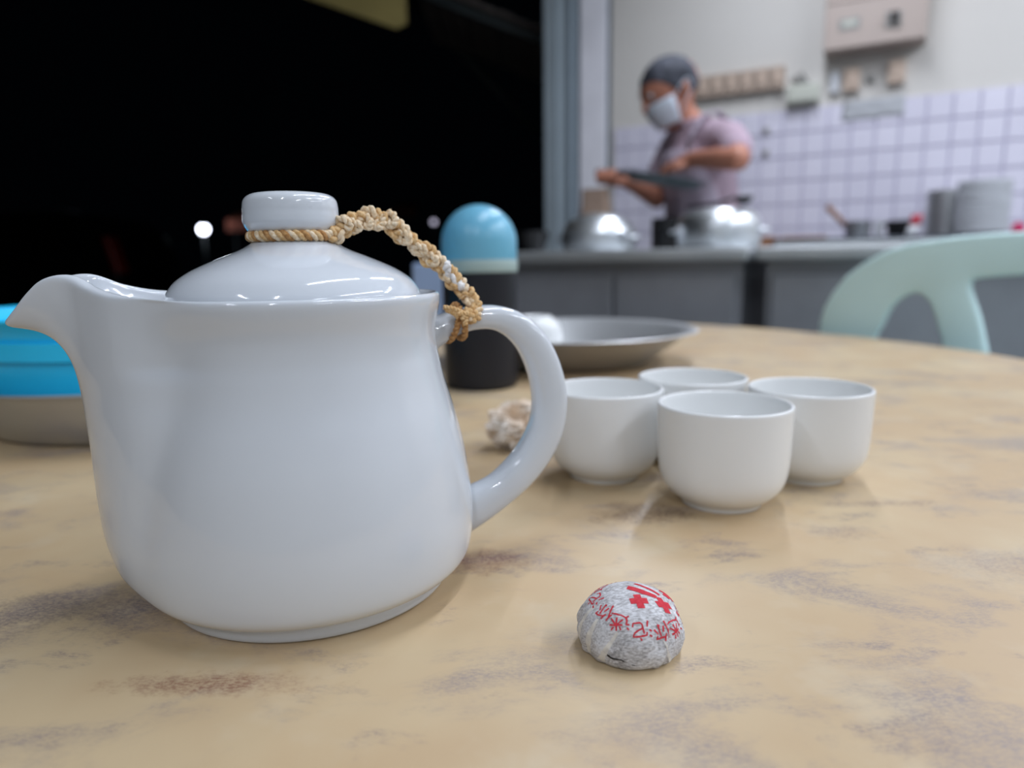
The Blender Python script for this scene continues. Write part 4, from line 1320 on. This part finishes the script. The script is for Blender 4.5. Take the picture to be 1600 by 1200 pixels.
def street_lamp(x, y, z, r, mt, label):
    s = thing('street_lamp', label, 'lamp', (x, y, -.13))
    obj('post', sweep([(x, y, -.13), (x, y, z - r * .9)], [.06, .035], 10), M['pole'], s)
    obj('globe', ball((x, y, z), r, 16, 10), mt, s)
    obj('cap', revolve([(r * .7, r * .75), (r * 1.0, r * .7), (r * .3, r * 1.1), (0, r * 1.15)], (x, y, z), 16), M['pole'], s)
street_lamp(-10.26, 24, 2.08, .15, M['lamp'], 'brightest white lamp in the dark street, left of the teapot knob')
street_lamp(-12.62, 24, 2.03, .11, M['lamp_dim'], 'dim round lamp in the street left of the brightest lamp')
street_lamp(-10.74, 20, 1.12, .10, M['lamp_faint'], 'faint low lamp in the street beneath the dim round lamp')
street_lamp(-6.48, 12, .66, .05, M['lamp_faint'], 'faint lowest lamp just above the teapot spout')
street_lamp(-2.75, 26, 2.32, .09, M['lamp_dim'], 'small round street lamp beside the blue bottle cap')
lt = bpy.data.lights.new('street_light', 'POINT')
lt.energy = 16
lt.shadow_soft_size = .15
lt.color = (.9, .93, 1)
lo = bpy.data.objects.new('street_light', lt)
COL.objects.link(lo)
lo.location = (-10.0, 23.6, 2.5)
for (x, y, z, w, lb) in ((-9.0, 25.0, 2.36, 1.3, 'dim orange stall canopy beside the brightest street lamp'), (-3.9, 27.0, 2.85, .8, 'dim orange stall canopy far down the street behind the cord')):
    s = thing('stall_canopy', lb, 'canopy', (x, y, -.13))
    obj('canvas', mp(box(-w / 2, w / 2, -.6, .6, -.2, .2, bev=.02), lambda a, b, c: (x + a, y + b, z + c + (.25 * b))), M['orange'], s, smooth=False)
    for sx in (-1, 1):
        obj('post', sweep([(x + sx * w * .45, y, -.13), (x + sx * w * .45, y, z - .1)], .03, 8), M['pole'], s)
# parked car in the dark
car = thing('car', 'unlit dark car parked in the street, its tail towards the teapot lid', 'car', (-6.6, 8.9, -.13))
side = [(-8.6, .25), (-8.65, .62), (-8.45, .86), (-7.5, .98), (-6.9, 1.40), (-6.2, 1.50), (-5.3, 1.50), (-4.78, 1.42), (-4.52, 1.02), (-4.45, .62), (-4.5, .25), (-4.95, .16), (-8.2, .16)]
side = [tuple(p) for p in cr(side, 4, closed=True)]
obj('body', extrude_poly(side, [], 1.62, lambda a, b, c: Vector((a, 8.1 + .12 * max(0, b - .9) / .6 * (1 if c < .8 else -1) + c, b)), bev=.04), M['carpaint'], car, angle=30)
for (a0, a1, t0, t1) in ((-7.38, -6.35, -6.86, -6.3), (-6.22, -5.35, -6.2, -5.4), (-5.24, -4.8, -5.3, -4.98)):
    obj('window', ([(a0, 8.098, 1.0), (a1, 8.098, 1.0), (t1, 8.19, 1.40), (t0, 8.19, 1.40), (a0, 8.13, 1.0), (a1, 8.13, 1.0), (t1, 8.24, 1.40), (t0, 8.24, 1.40)], [(0, 1, 2, 3), (4, 5, 6, 7), (0, 1, 5, 4), (1, 2, 6, 5), (2, 3, 7, 6), (3, 0, 4, 7)]), M['carglass'], car, smooth=False)
for wx in (-7.75, -5.3):
    for wy in (8.16, 9.62):
        wh = obj('wheel', mp(revolve([(.0, -.09), (.25, -.1), (.31, -.08), (.32, 0), (.31, .08), (.25, .1), (0, .09)], (0, 0, 0), 28), lambda a, b, c: (wx + a, wy + c, .19 + b)), M['tyre'], car, angle=40)
        obj('hub', mp(revolve([(0, -.105), (.16, -.1), (.18, -.085), (.18, .085), (.16, .1), (0, .105)], (0, 0, 0), 20), lambda a, b, c: (wx + a, wy + c, .19 + b)), M['darksteel'], wh, angle=40)
obj('tail_lamp', mp(box(-.05, .03, 0, .22, -.22, .2, bev=.02), lambda a, b, c: (-4.52 + a - c * .25, 8.07 + b, 1.02 + c)), M['tail'], car, smooth=False)
obj('roof_rail', sweep([(-6.3, 8.32, 1.51), (-6.1, 8.3, 1.545), (-5.2, 8.3, 1.545), (-4.95, 8.32, 1.50)], .016, 8), M['darksteel'], car)
bpy.context.view_layer.update()
